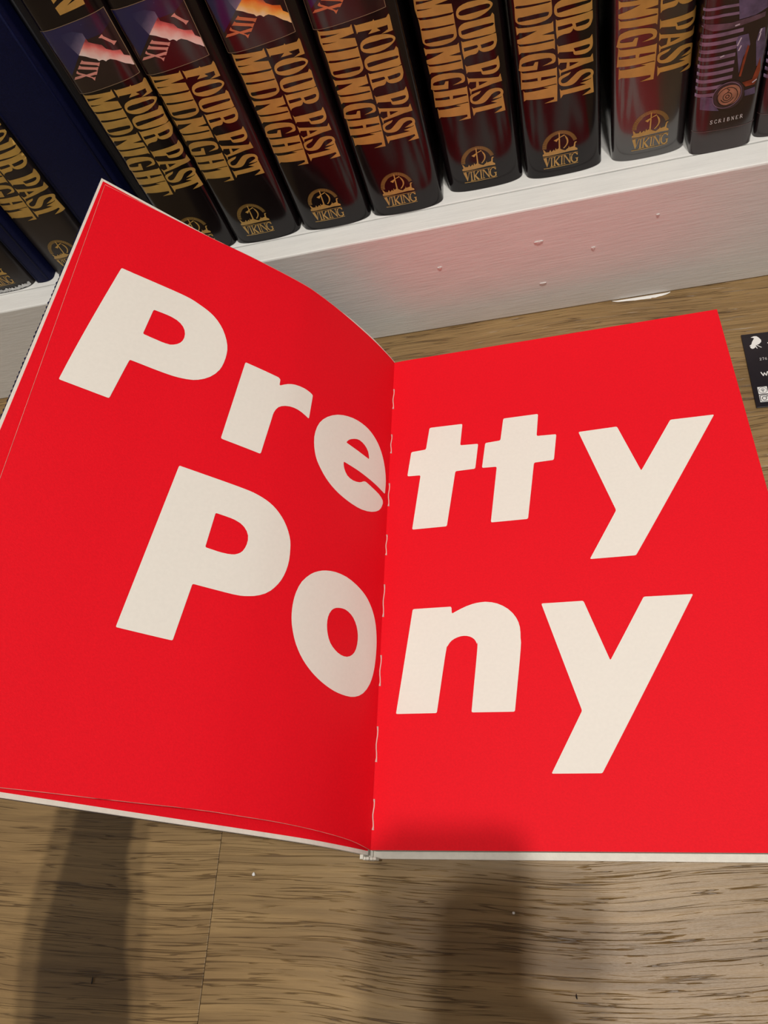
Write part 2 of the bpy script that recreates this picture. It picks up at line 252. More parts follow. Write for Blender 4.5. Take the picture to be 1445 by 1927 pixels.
ART={
'I':'36.9,158.3 37.1,157.1 40.6,153.3 42.4,152.3 40,150.9 39.3,152.5 35.7,156.4 34,157.1',
'XI':'17.1,148.6 17.7,147.8 25.4,145.1 26.9,144.9 25.1,143 24,143.9 15.9,146.5 14.6,146.9',
'XI2':'13.7,146.2 14.5,145.4 22.8,142.9 24.5,142.7 22.6,140.8 21.6,141.7 13,144 11.3,144.3',
'X':'10.3,143.7 10.6,142.4 14.6,140.4 20.4,140.7 22.6,140.7 20.8,138.9 19.4,139.2 16.1,139.1 18.1,137.8 19.4,138.1 17.5,136 16.7,137.9 13.7,139.6 4.4,138.5 6.4,140.2 11.8,140.7 9.4,141.6 8.7,142.3',
'flame':'26.8,158.7 27.1,156.7 29,155.5 33.6,153.2 34.7,150.7 37.8,148.7 41.8,147.5 42.1,144.4 44.5,142.4 44.4,137.1 43.8,137.5 42.5,138.8 40.6,140 38.5,141.9 36.7,143.5 33.8,145 32.1,144.9 30.7,144.5 29.7,145.6 28.8,145.9 26.9,145.7 26.1,147 23.1,148.4 20.7,149.9 17.1,151.4',
'tail':'17.1,151.4 13.3,160.5 13,164 21.5,163.9 26.6,161.7 26.8,158.7',
'sky':'1.3,167 44.6,169.6 44.4,162.3 37.1,158.6 27.5,158.1 26.8,158.7 26.6,161.7 21.5,163.9 13,164 13.3,160.5 17.1,151.4 4.5,141',
'frame':'1.3,167 44.6,169.6 44.7,132.2 1.5,129.5',
'N':'20.5,181.4 20.5,179.2 23.7,180.6|27.3,176.6 33.6,178 36.4,177.5 37.4,177.4 37.2,174.6 20.3,173.1 20,177.1 24.4,178.7 30,180.3 33.2,179',
}
LOGO={
'ship':'12.1,16.4 12,17.6 13,18.2 12.6,21.1 13.3,20.8 14.3,19.1 16.2,18.9 17.1,20.4 17.7,18.8 19.4,20.1 20,18.8 20.6,21 21.1,19.7 22.7,20.5 24.6,18.9 26.5,18 28.6,19.4 28.9,20.6 29.2,19.3 31.9,19.7 32.4,22.2 33,22.8 34.1,22.4 33.1,21.6 32.8,18.7 34.2,17.6 34.2,16.4 29.8,16.8 22.5,16.5 16.2,16.2',
'mast':'23.1,31.5 23.7,31.3 23.4,18.8 22.4,19',
'yard':'19.7,26.6 21.8,27.4 26.5,29.4 26.8,28.7 23.5,27.7 21.4,25.2 20.6,25.8',
'sail':'26.6,29 27.5,27.8 28.3,26.6 28.7,25.4 28.8,24.2 28.6,23 28,21.8 27,20.6 25.8,19.5 25.3,20 26.4,21 27.2,22 27.7,23.2 27.8,24.4 27.6,25.7 27.2,26.8 26.9,27.9',
'V':'12.3,14.8 14.3,15.1 14.9,9.5 16,14.7 16.7,14.8 14.2,7.7',
'I':'16.8,14.8 18.4,14.8 18.4,14.3 18,14.3 17.6,8.1 18.2,8 18.1,7.6 16.3,7.6 16.3,8.1 16.8,8.1 17.2,14.2 16.7,14.3',
'K':'18.8,14.8 20.3,14.9 20.2,14.4 19.8,14.4 19.7,11.6 22,14.2 21.7,14.2 21.7,14.6 22.9,14.6 22.9,14.1 20.5,11.4 22.5,8 22.5,7.6 21.2,7.7 19.6,10.8 19.4,8.3 19.9,8.2 19.9,7.8 18.1,7.8 18.2,8.3 18.7,8.3 19.1,14.3 18.7,14.3',
'I2':'23.2,14.6 24.9,14.7 24.9,14.2 24.5,14.2 24.1,8.4 24.6,8.3 24.6,7.9 22.8,7.8 22.9,8.3 23.4,8.3 23.7,14 23.2,14.1',
'N':'25.1,14.6 26.4,14.7 28.9,9.6 29.1,14 28.7,14.1 28.7,14.6 30.3,14.6 30.3,14.1 29.6,14 29.3,7.5 29,7.6 25.8,13.8 25.5,8.4 26.2,8.3 26.2,7.9 24.7,7.9 24.8,8.4 25.1,8.3 25.4,14.1 25.1,14.2',
'G':'34.3,14.5 34.2,12.8 33.7,12.9 32.9,14.2 31.8,14.4 30.7,12.8 30.5,10.1 31.2,8.4 32.4,8.1 33.2,8.6 33.3,10.2 32.6,10.5 32.6,10.9 34.5,10.8 34.4,10.4 34.1,10.3 34,8 32.3,7.3 30.7,7.8 29.8,9.5 29.7,11.9 30.5,14 32,14.9 33,14.9 33.8,14.3',
'rule':'12.2,15.7 34.3,15.2 34.3,14.9 12.2,15.4',
'under':'12,7.2 34.3,7.2 34.3,6.9 12,6.7',
'arc':'23.2,20.4 12.5,22.6 13.5,26.2 15.5,29.5 17.9,31.6 20.9,32.7 25.1,32.7 28.5,31.2 31.6,28.1 33.4,25.2 34.2,22.4',
}
SCRIB={
'letters':'9.7,20.3 28.8,19.9 28.4,22.2 9.5,22.5',
'seal':'12.3,38 12.3,39.5 12.7,40.7 13.5,41.9 14.7,42.8 16.4,43.3 18.2,43.5 19.9,43.3 21.5,42.9 22.7,42.1 23.7,41.1 24.4,39.7 24.8,38.2 24.8,36.5 24.4,34.7 23.6,33.3 22.4,32.1 21,31.4 19.3,31 17.7,31.1 16,31.6 14.6,32.5 13.5,33.8 12.7,35.9',
'sealring':'9.9,37.2 9.8,39.1 10.2,40.8 11,42.5 12.3,43.9 14.1,44.9 16.2,45.5 18.5,45.8 20.7,45.6 22.5,44.8 24.1,43.5 25.4,41.8 26.4,39.8 26.9,38 26.9,36.1 26.7,34.1 26.1,32.2 24.9,30.5 23.3,29.3 21.6,28.5 19.7,28.3 17.5,28.4 15.4,29.1 13.5,30.3 11.8,32.1 10.6,34.6',
'band':'3.3,30.7 14.1,28 10.8,33.4 9.9,37.2 8.5,37.8 3,38.9',
'band2':'27.1,37.8 32.9,38.1 33.6,33.7 27.7,34.1',
'glass':'22.4,49.4 18.5,68.8 19.4,71.3 24.5,71.4 26.3,65 23.4,58.3',
'glass2':'31.5,51 29.2,65.9 30.3,72.3 33,72.2 35,60.7 34.1,49.9',
'orange':'22.7,47.4 23.6,56.3 25,65.1 26,64.1 25,56 23.8,47.1',
'orange2':'25,43.2 30.4,43.6 31.8,49.5 33.1,55.7 34.5,47.2 32.4,39.8 27.3,40.1',
'top':'17,91 31.8,86.9 32.5,82.8 26.9,80.8 18.6,80.4',
'lines':'-1,88.1 2.6,87.1 17.5,85.4 17.6,84.5 2.7,86.2 -0.9,87.2',
'shoulder':'-0.9,81.9 2.4,81 15,79.6 31.9,80.9 31.9,78.3 15.4,76.4 5.7,76.9 -0.7,79.6',
'edgeline':'-1.7,25.3 3.7,16.3 32.2,12.8',
'botl':'-1.5,11.1 3,2.3 33.8,2.4',
}
# ------------------------------------------------------------------ materials
def wood_floor():
    m = bpy.data.materials.new('oak_plank')
    nt, b = nodes_of(m)
    L = nt.links.new
    tc = nd(nt, 'ShaderNodeTexCoord'); oi = nd(nt, 'ShaderNodeObjectInfo')
    sc = nd(nt, 'ShaderNodeVectorMath', operation='MULTIPLY'); sc.inputs[1].default_value = (37.0, 19.0, 5.0)
    L(oi.outputs['Random'], sc.inputs[0])
    ad = nd(nt, 'ShaderNodeVectorMath', operation='ADD')
    L(tc.outputs['Object'], ad.inputs[0]); L(sc.outputs[0], ad.inputs[1])
    # slow wander of the grain
    wn = nd(nt, 'ShaderNodeTexNoise', Scale=3.5, Detail=2.0); L(ad.outputs[0], wn.inputs['Vector'])
    ws = nd(nt, 'ShaderNodeVectorMath', operation='MULTIPLY'); ws.inputs[1].default_value = (0.0, 0.035, 0.0)
    L(wn.outputs['Color'], ws.inputs[0])
    wa = nd(nt, 'ShaderNodeVectorMath', operation='ADD'); L(ad.outputs[0], wa.inputs[0]); L(ws.outputs[0], wa.inputs[1])
    def stretched(sx, sy, scale, detail, rough=0.6):
        mp = nd(nt, 'ShaderNodeMapping'); mp.inputs['Scale'].default_value = (sx, sy, 1)
        L(wa.outputs[0], mp.inputs[0])
        n = nd(nt, 'ShaderNodeTexNoise', Scale=scale, Detail=detail, Roughness=rough)
        L(mp.outputs[0], n.inputs['Vector'])
        return n
    broad = stretched(1.0, 7.0, 3.0, 4.0)
    fine = stretched(1.0, 26.0, 12.0, 6.0, 0.65)
    r1 = ramp(nt, [(0.25, (0.185, 0.110, 0.044)), (0.5, (0.295, 0.190, 0.080)), (0.78, (0.385, 0.262, 0.122))])
    L(broad.outputs['Fac'], r1.inputs[0])
    r2 = ramp(nt, [(0.3, (0.66, 0.64, 0.62)), (0.65, (1.1, 1.1, 1.1))])
    L(fine.outputs['Fac'], r2.inputs[0])
    mx = nd(nt, 'ShaderNodeMix', data_type='RGBA', blend_type='MULTIPLY'); mx.inputs[0].default_value = 0.9
    L(r1.outputs[0], mx.inputs[6]); L(r2.outputs[0], mx.inputs[7])
    # long thin open pores: broken contour lines of a strongly stretched noise
    def pores(sx, sy, scale, width, msx, msy, mscale, lo, hi):
        n = stretched(sx, sy, scale, 2.0, 0.5)
        s = nd(nt, 'ShaderNodeMath', operation='SUBTRACT'); L(n.outputs['Fac'], s.inputs[0]); s.inputs[1].default_value = 0.5
        a = nd(nt, 'ShaderNodeMath', operation='ABSOLUTE'); L(s.outputs[0], a.inputs[0])
        mr = nd(nt, 'ShaderNodeMapRange'); mr.inputs['From Min'].default_value = width * 0.35; mr.inputs['From Max'].default_value = width
        L(a.outputs[0], mr.inputs['Value'])
        k = stretched(msx, msy, mscale, 2.0)
        km = nd(nt, 'ShaderNodeMapRange'); km.inputs['From Min'].default_value = lo; km.inputs['From Max'].default_value = hi
        L(k.outputs['Fac'], km.inputs['Value'])
        mxx = nd(nt, 'ShaderNodeMath', operation='MAXIMUM'); L(mr.outputs[0], mxx.inputs[0]); L(km.outputs[0], mxx.inputs[1])
        return mxx
    p1 = pores(0.32, 17.0, 15.0, 0.015, 0.7, 7.0, 20.0, 0.47, 0.58)
    p2 = pores(0.40, 14.0, 28.0, 0.021, 0.9, 8.0, 26.0, 0.43, 0.54)
    pm = nd(nt, 'ShaderNodeMath', operation='MULTIPLY'); L(p1.outputs[0], pm.inputs[0]); L(p2.outputs[0], pm.inputs[1])
    r3 = ramp(nt, [(0.0, (0.46, 0.41, 0.36)), (1.0, (1, 1, 1))])
    L(pm.outputs[0], r3.inputs[0])
    mx2 = nd(nt, 'ShaderNodeMix', data_type='RGBA', blend_type='MULTIPLY'); mx2.inputs[0].default_value = 1.0
    L(mx.outputs[2], mx2.inputs[6]); L(r3.outputs[0], mx2.inputs[7])
    L(mx2.outputs[2], b.inputs['Base Color'])
    b.inputs['Roughness'].default_value = 0.40
    b.inputs['Specular IOR Level'].default_value = 0.45
    f3 = nd(nt, 'ShaderNodeMath', operation='MULTIPLY'); L(fine.outputs['Fac'], f3.inputs[0]); f3.inputs[1].default_value = 0.5
    mult = nd(nt, 'ShaderNodeMath', operation='ADD'); L(f3.outputs[0], mult.inputs[0]); L(pm.outputs[0], mult.inputs[1])
    bp = nd(nt, 'ShaderNodeBump', Strength=0.55, Distance=0.0012)
    L(mult.outputs[0], bp.inputs['Height']); L(bp.outputs[0], b.inputs['Normal'])
    return m

M = {}
M['floor'] = wood_floor()
M['subfloor'] = noisy('subfloor', (0.05, 0.035, 0.02), 0.9)
M['paint'] = noisy('white_shelf_paint', (0.80, 0.80, 0.785), 0.42, 0.05, 30.0, (1, 6, 6), bump=0.22, bump_scale=45.0, bump_stretch=(1.0, 12.0, 12.0))
M['wall'] = noisy('wall_paint', (0.72, 0.70, 0.66), 0.7, 0.03, 8.0, bump=0.1)
M['ceiling'] = noisy('ceiling_paint', (0.8, 0.79, 0.76), 0.8, 0.03, 8.0, bump=0.1)
M['red'] = noisy('red_endpaper', (0.86, 0.0040, 0.016), 0.65, 0.05, 900.0, bump=0.12, bump_scale=1500.0, spec=0.16)
M['cream'] = noisy('cream_print', (0.88, 0.855, 0.80), 0.6, 0.02, 500.0, spec=0.3)
M['board'] = noisy('cream_board', (0.80, 0.77, 0.70), 0.6, 0.06, 260.0, bump=0.15, bump_scale=900.0)
M['pages'] = noisy('page_edges', (0.55, 0.52, 0.48), 0.75, 0.25, 240.0, (0.2, 0.2, 9.0))
M['leaf_edge'] = noisy('cream_leaf_edges', (0.74, 0.68, 0.56), 0.8, 0.2, 300.0, (9.0, 0.3, 0.3))
M['navy'] = noisy('navy_cloth', (0.0035, 0.0055, 0.036), 0.55, 0.3, 900.0, bump=0.3, bump_scale=2200.0, spec=0.14)
M['blackcloth'] = noisy('black_cloth', (0.006, 0.006, 0.010), 0.6, 0.3, 900.0, bump=0.3, bump_scale=2200.0)
M['cut_edge'] = noisy('cut_paper_edge', (0.80, 0.30, 0.26), 0.7, 0.3, 150.0)
M['thread'] = noisy('white_thread', (0.80, 0.56, 0.52), 0.7)
M['jacket'] = noisy('glossy_black_jacket', (0.0075, 0.0050, 0.0058), 0.15, 0.25, 40.0, bump=0.05, bump_scale=18.0, bump_stretch=(6, 6, 0.8), spec=0.38)
M['mylar'] = noisy('clear_sleeved_jacket', (0.016, 0.012, 0.013), 0.26, 0.2, 30.0, bump=0.25, bump_scale=14.0, bump_stretch=(8, 8, 0.6), spec=0.9, coat=1.0)
M['worn'] = noisy('dull_black_jacket', (0.016, 0.012, 0.012), 0.38, 0.25, 30.0, bump=0.15, bump_scale=20.0, spec=0.5)
M['gold'] = noisy('gold_print', (0.52, 0.31, 0.072), 0.33, 0.18, 90.0, spec=0.6)
M['thin_line'] = material('pale_gold_line', (0.30, 0.22, 0.13), 0.35)
M['salmon'] = noisy('salmon_print', (0.78, 0.34, 0.28), 0.3, 0.2, 50.0)
M['orange_num'] = noisy('orange_print', (0.68, 0.20, 0.08), 0.3, 0.25, 50.0)
M['white_print'] = material('white_print', (0.82, 0.82, 0.82), 0.4)
M['torn'] = noisy('torn_paper', (0.7, 0.7, 0.7), 0.8, 0.3, 300.0, bump=0.6, bump_scale=700.0)
M['card'] = noisy('black_card', (0.008, 0.006, 0.011), 0.3, 0.2, 80.0, spec=0.6)

def art_material(name, axis_dir, origin, length, stops, noise=0.18, nscale=9.0, stars=False):
    """print colour running along a direction of the printed sheet (UV is in decimetres)"""
    m = bpy.data.materials.new(name)
    nt, b = nodes_of(m); L = nt.links.new
    b.inputs['Roughness'].default_value = 0.18; b.inputs['Specular IOR Level'].default_value = 0.7
    uv = nd(nt, 'ShaderNodeUVMap', uv_map='UVMap')
    sub = nd(nt, 'ShaderNodeVectorMath', operation='SUBTRACT'); sub.inputs[1].default_value = (origin[0], origin[1], 0)
    L(uv.outputs[0], sub.inputs[0])
    dt = nd(nt, 'ShaderNodeVectorMath', operation='DOT_PRODUCT')
    k = 1 / (length * math.hypot(*axis_dir)); dt.inputs[1].default_value = (axis_dir[0] * k, axis_dir[1] * k, 0)
    L(sub.outputs[0], dt.inputs[0])
    n = nd(nt, 'ShaderNodeTexNoise', Scale=nscale, Detail=5.0); L(uv.outputs[0], n.inputs['Vector'])
    ma = nd(nt, 'ShaderNodeMath', operation='MULTIPLY_ADD'); ma.inputs[1].default_value = noise * 2; ma.inputs[2].default_value = -noise
    L(n.outputs['Fac'], ma.inputs[0])
    ad = nd(nt, 'ShaderNodeMath', operation='ADD'); L(dt.outputs['Value'], ad.inputs[0]); L(ma.outputs[0], ad.inputs[1])
    r = ramp(nt, stops); L(ad.outputs[0], r.inputs[0])
    out = r.outputs[0]
    if stars:
        vo = nd(nt, 'ShaderNodeTexVoronoi', Scale=26.0); L(uv.outputs[0], vo.inputs['Vector'])
        rs = ramp(nt, [(0.0, (0.7, 0.75, 0.9)), (0.055, (0, 0, 0))]); L(vo.outputs['Distance'], rs.inputs[0])
        mx = nd(nt, 'ShaderNodeMix', data_type='RGBA', blend_type='ADD'); mx.inputs[0].default_value = 0.6
        L(out, mx.inputs[6]); L(rs.outputs[0], mx.inputs[7]); out = mx.outputs[2]
    L(out, b.inputs['Base Color'])
    return m

# directions in the printed panel: the torn edge runs from (0.17,1.51) to (0.44,1.36)
NRM = (0.48, 0.88)
M['flame_pink'] = art_material('flame_pink', NRM, (0.30, 1.445), 0.10, [(0.0, (0.97, 0.84, 0.78)), (0.35, (0.95, 0.60, 0.54)), (0.7, (0.85, 0.20, 0.18)), (1.0, (0.34, 0.05, 0.06))], 0.25, 18.0)
M['flame_orange'] = art_material('flame_orange', NRM, (0.30, 1.445), 0.10, [(0.0, (0.98, 0.82, 0.52)), (0.35, (0.97, 0.56, 0.12)), (0.7, (0.90, 0.20, 0.02)), (1.0, (0.34, 0.06, 0.03))], 0.25, 18.0)
M['tail'] = art_material('comet_tail', (0.55, -0.83), (0.13, 1.64), 0.15, [(0.0, (0.010, 0.012, 0.08)), (0.45, (0.030, 0.030, 0.10)), (0.8, (0.16, 0.14, 0.24)), (1.0, (0.50, 0.42, 0.48))], 0.10, 22.0)
M['night'] = art_material('night_sky', (1, 0.15), (0.0, 1.5), 0.45, [(0.0, (0.008, 0.012, 0.085)), (0.5, (0.014, 0.012, 0.075)), (1.0, (0.020, 0.008, 0.03))], 0.3, 10.0, stars=True)
M['earth'] = art_material('dark_maroon_art', (0, 1), (0.0, 1.3), 0.4, [(0.0, (0.014, 0.007, 0.008)), (1.0, (0.022, 0.008, 0.012))], 0.3, 10.0)

# ------------------------------------------------------------------ the room
def build_room():
    f = box('floor', (-1.9, 1.9, -2.3, 0.42, -0.03, -0.0045), M['subfloor'])
    tag(f, kind='structure')
    PW, PL, T = 0.19, 1.22, 0.004
    me = None
    rows = [-2.21 + PW * k for k in range(14)]          # a row edge falls at y = -0.50, -0.31, -0.12, 0.07
    starts = {9: -0.161}
    for r, y in enumerate(rows):
        off = starts.get(r, (-0.161 + 0.437 * (r - 9)))
        x = off - PL * math.ceil((off + 1.9) / PL)
        while x < 1.9:
            a, c = max(x, -1.9), min(x + PL, 1.9)
            if c - a < PL - 1e-6:
                if c - a < 0.02: x += PL; continue
                o = from_bm('plank', box_bm(0.00015, c - a - 0.00015, 0.00015, PW - 0.00015, -T, 0, bevel=0.00025), M['floor'], f)
                o.location = (a, y, 0); x += PL; continue
            if me is None:
                o = from_bm('plank', box_bm(0.00015, PL - 0.00015, 0.00015, PW - 0.00015, -T, 0, bevel=0.00025), M['floor'], f)
                me = o.data
            else:
                o = link('plank', me, None, f)
            o.location = (x, y, 0)
            x += PL
    w = box('wall_back', (-1.9, 1.9, 0.34, 0.42, 0, 2.5), M['wall']); tag(w, kind='structure')
    c = box('ceiling', (-1.9, 1.9, -2.3, 0.42, 2.5, 2.56), M['ceiling']); tag(c, kind='structure')

H = 0.09777845
def build_bookcase():
    e = empty('bookcase', (0, 0, 0))
    tag(e, 'white painted wooden bookcase with a deep base holding a row of hardcovers', 'bookcase')
    sx0, sx1 = -0.80, 0.80
    box('base_front', (sx0, sx1, 0.0, 0.0207, 0.0, H), M['paint'], e, 0.0012)
    box('shelf_board', (sx0, sx1, 0.0213, 0.318, H - 0.019, H), M['paint'], e, 0.0007)
    box('upper_shelf', (sx0, sx1, 0.012, 0.318, H + 0.30, H + 0.32), M['paint'], e, 0.0012)
    box('back_panel', (sx0, sx1, 0.319, 0.335, 0.0, 1.25), M['paint'], e, 0.001)
    for x in (sx0 - 0.0205, sx1 + 0.0005):
        box('side_panel', (x, x + 0.02, 0.0, 0.335, 0.0, 1.25), M['paint'], e, 0.001)
    box('top_board', (sx0, sx1, 0.0, 0.318, 1.23, 1.25), M['paint'], e, 0.001)
    # little dents and drips in the paint of the base front (x, z, size)
    spots = [(0.0575, 0.069, 0.0030, 0.35), (0.0575, 0.030, 0.0024, 0.3), (-0.014, 0.062, 0.0016, 0.7), (0.094, 0.055, 0.0013, 0.9), (0.136, 0.0735, 0.0010, 0.8)]
    for x, z, s, q in spots:
        bm = bmesh.new()
        bmesh.ops.create_uvsphere(bm, u_segments=12, v_segments=8, radius=1)
        for v in bm.verts:
            a = math.atan2(v.co.z, v.co.x); r = math.hypot(v.co.x, v.co.z)
            k = 1 + 0.25 * math.sin(3 * a)
            dy = v.co.y * 0.0005 - (0.0003 if r > 0.75 else 0)
            v.co = Vector((v.co.x * s * k, dy, v.co.z * s * q * k))
        from_bm('paint_blob', bm, M['paint'], e, True, (x, 0.0, z))

def ceiling_lamp(i, pos, power, size, label):
    e = empty('ceiling_lamp', (pos[0], pos[1], pos[2]))
    tag(e, label, 'lamp', 'downlights in the ceiling')
    # turned housing reaching up to the ceiling
    prof = [(0.034, 0.080), (0.050, 0.080), (0.052, 0.02), (0.047, -0.002), (0.040, -0.002), (0.036, 0.012)]
    bm = bmesh.new(); seg = 32
    rings = [[bm.verts.new((r * math.cos(2 * math.pi * k / seg), r * math.sin(2 * math.pi * k / seg), z)) for k in range(seg)] for r, z in prof]
    for A, B in zip(rings, rings[1:] + rings[:1]):
        for k in range(seg): bm.faces.new((A[k], A[(k + 1) % seg], B[(k + 1) % seg], B[k]))
    from_bm('housing', bm, M['lamp_white'], e, True)
    bm = bmesh.new(); bmesh.ops.create_circle(bm, cap_ends=True, radius=0.0345, segments=32)
    from_bm('diffuser', bm, M['lamp_glow'], e, False, (0, 0, 0.014))
    ld = bpy.data.lights.new('ceiling_lamp_light', 'AREA')
    ld.shape = 'DISK'; ld.size = size; ld.energy = power; ld.color = LAMP_COLOR
    lo = bpy.data.objects.new('bulb_light', ld); COL.objects.link(lo); lo.parent = e; lo.location = (0, 0, 0.010)

M['lamp_white'] = material('lamp_enamel', (0.8, 0.8, 0.8), 0.4)
M['lamp_glow'] = material('lamp_diffuser', (0.9, 0.85, 0.75), 0.5)
_nt, _b = nodes_of(M['lamp_glow']); _b.inputs['Emission Color'].default_value = (1, 0.9, 0.75, 1); _b.inputs['Emission Strength'].default_value = 6.0

# ------------------------------------------------------------------ shelf books
BULGE, POW = 0.0085, 2.8
def spine_y(u, W, b=BULGE, pw=POW):
    q = min(abs(2 * u / W - 1), 0.99995)
    return b - b * (1 - q ** pw) ** (1 / pw)

def jacket_mesh(name, W, D, Ht, b=BULGE, pw=POW, th=0.0005):
    path = [(0.0, D)]
    n = 30
    for k in range(n + 1):
        t = k / n
        u = W * (0.5 - 0.5 * math.cos(math.pi * t))
        path.append((u, spine_y(u, W, b, pw)))
    path.append((W, D))
    pts = [Vector(q) for q in path]
    inner = []
    for i, P in enumerate(pts):
        d = (pts[min(i + 1, len(pts) - 1)] - pts[max(i - 1, 0)]).normalized()
        inner.append(P + Vector((-d.y, d.x)) * th)
    bm = bmesh.new()
    cols = []
    for z in (0.0, Ht):
        cols.append(([bm.verts.new((q.x, q.y, z)) for q in pts], [bm.verts.new((q.x, q.y, z)) for q in inner]))
    (o0, i0), (o1, i1) = cols
    for k in range(len(pts) - 1):
        bm.faces.new((o0[k], o0[k + 1], o1[k + 1], o1[k]))
        bm.faces.new((i0[k], i1[k], i1[k + 1], i0[k + 1]))
        bm.faces.new((o0[k], i0[k], i0[k + 1], o0[k + 1]))
        bm.faces.new((o1[k], o1[k + 1], i1[k + 1], i1[k]))
    for k in (0, len(pts) - 1):
        bm.faces.new((o0[k], o1[k], i1[k], i0[k]))
    bmesh.ops.recalc_face_normals(bm, faces=bm.faces[:])
    me = bpy.data.meshes.new(name); bm.to_mesh(me); bm.free()
    for f in me.polygons: f.use_smooth = True
    return me

def smooth_split(o, deg=50):
    e = o.modifiers.new('sharp', 'EDGE_SPLIT'); e.split_angle = math.radians(deg)

def wrap(bm, W, off, b=BULGE, pw=POW, step=1.3):
    """lay flat print (millimetres: u across the spine, w up it) on the rounded spine"""
    slice_bm(bm, 0, step)
    uvl = bm.loops.layers.uv.new('UVMap')
    for f in bm.faces:
        for l in f.loops: l[uvl].uv = (l.vert.co.x / 100, l.vert.co.y / 100)
    for v in bm.verts:
        u = min(max(v.co.x / 1000, 0.0002), W - 0.0002)
        h = 1e-5
        dy = (spine_y(min(u + h, W), W, b, pw) - spine_y(max(u - h, 0), W, b, pw)) / (2 * h)
        nx, ny = dy, -1.0
        L = math.hypot(nx, ny)
        v.co = Vector((u + nx / L * off, spine_y(u, W, b, pw) + ny / L * off, v.co.y / 1000))
    for f in bm.faces: f.smooth = True
    return bm

def decal(name, shapes, W, off, mat, parent=None, **kw):
    bm = bmesh.new()
    for s in shapes: flat_bm(contours(s), bm)
    wrap(bm, W, off, **kw)
    # faces look outward (towards -y)
    me = bpy.data.meshes.new(name)
    for f in bm.faces: f.normal_update()
    bmesh.ops.reverse_faces(bm, faces=[f for f in bm.faces if f.normal.y > 0])
    bm.to_mesh(me); bm.free()
    return link(name, me, mat, parent)

def ribbon(name, lines, width, W, off, mat, parent=None, **kw):
    bm = bmesh.new()
    for pts in lines: stroke(pts, width, bm)
    wrap(bm, W, off, **kw)
    me = bpy.data.meshes.new(name)
    for f in bm.faces: f.normal_update()
    bmesh.ops.reverse_faces(bm, faces=[f for f in bm.faces if f.normal.y > 0])
    bm.to_mesh(me); bm.free()
    return link(name, me, mat, parent)

BOOK_H, BOOK_D = 0.240, 0.165
def boards_and_pages(e, W, D, Ht, b=BULGE, mat='blackcloth', inset=0.0007):
    for x in (inset, W - inset - 0.0028):
        box('board', (x, x + 0.0028, b + 0.006, D - 0.001, 0.0002, Ht - 0.0002), M[mat], e, 0.0003)
    box('page_block', (inset + 0.0030, W - inset - 0.0030, b + 0.004, D - 0.005, 0.003, Ht - 0.003), M['leaf_edge'], e)

def jacketed_book(W, jacket='jacket', flame='flame_pink', numerals='salmon'):
    e = empty('hardcover_book')
    j = link('jacket', jacket_mesh('jacket', W, BOOK_D, BOOK_H), M[jacket], e); smooth_split(j)
    boards_and_pages(e, W, BOOK_D, BOOK_H)
    decal('title_lettering', TITLE.values(), W, 0.00018, M['gold'], e)
    lg = decal('publisher_mark', [LOGO[k] for k in LOGO if k != 'arc'], W, 0.00018, M['gold'], e)
    rays = []
    for k in range(46):
        a = math.radians(14 + 166 * k / 45)
        c, s = math.cos(a), math.sin(a)
        ri = 8.9 if a < 2.2 else 8.6
        rays.append([(23.3 + ri * c, 21.6 + ri * s), (23.3 + 11.1 * c, 21.6 + 11.1 * s)])
    ribbon('sun_rays', rays, 0.24, W, 0.00018, M['gold'], lg)
    # the picture panel
    p = decal('cover_art', [ART['frame']], W, 0.00010, M['earth'], e)
    decal('night_sky', [ART['sky']], W, 0.00014, M['night'], p)
    decal('comet_tail', [ART['tail']], W, 0.00017, M['tail'], p)
    decal('torn_flame', [ART['flame']], W, 0.00020, M[flame], p)
    decal('clock_numeral', [ART['I']], W, 0.00024, M[numerals], p)
    decal('clock_numeral', [ART[k] for k in ('XI', 'XI2', 'X')], W, 0.00024, M[numerals], p)
    fr = contours(ART['frame'])[0]
    ribbon('frame_line', [fr + fr[:1]], 0.28, W, 0.00024, M['thin_line'], p)
    decal('author_lettering', [ART['N']], W, 0.00018, M['gold'], e)
    return e

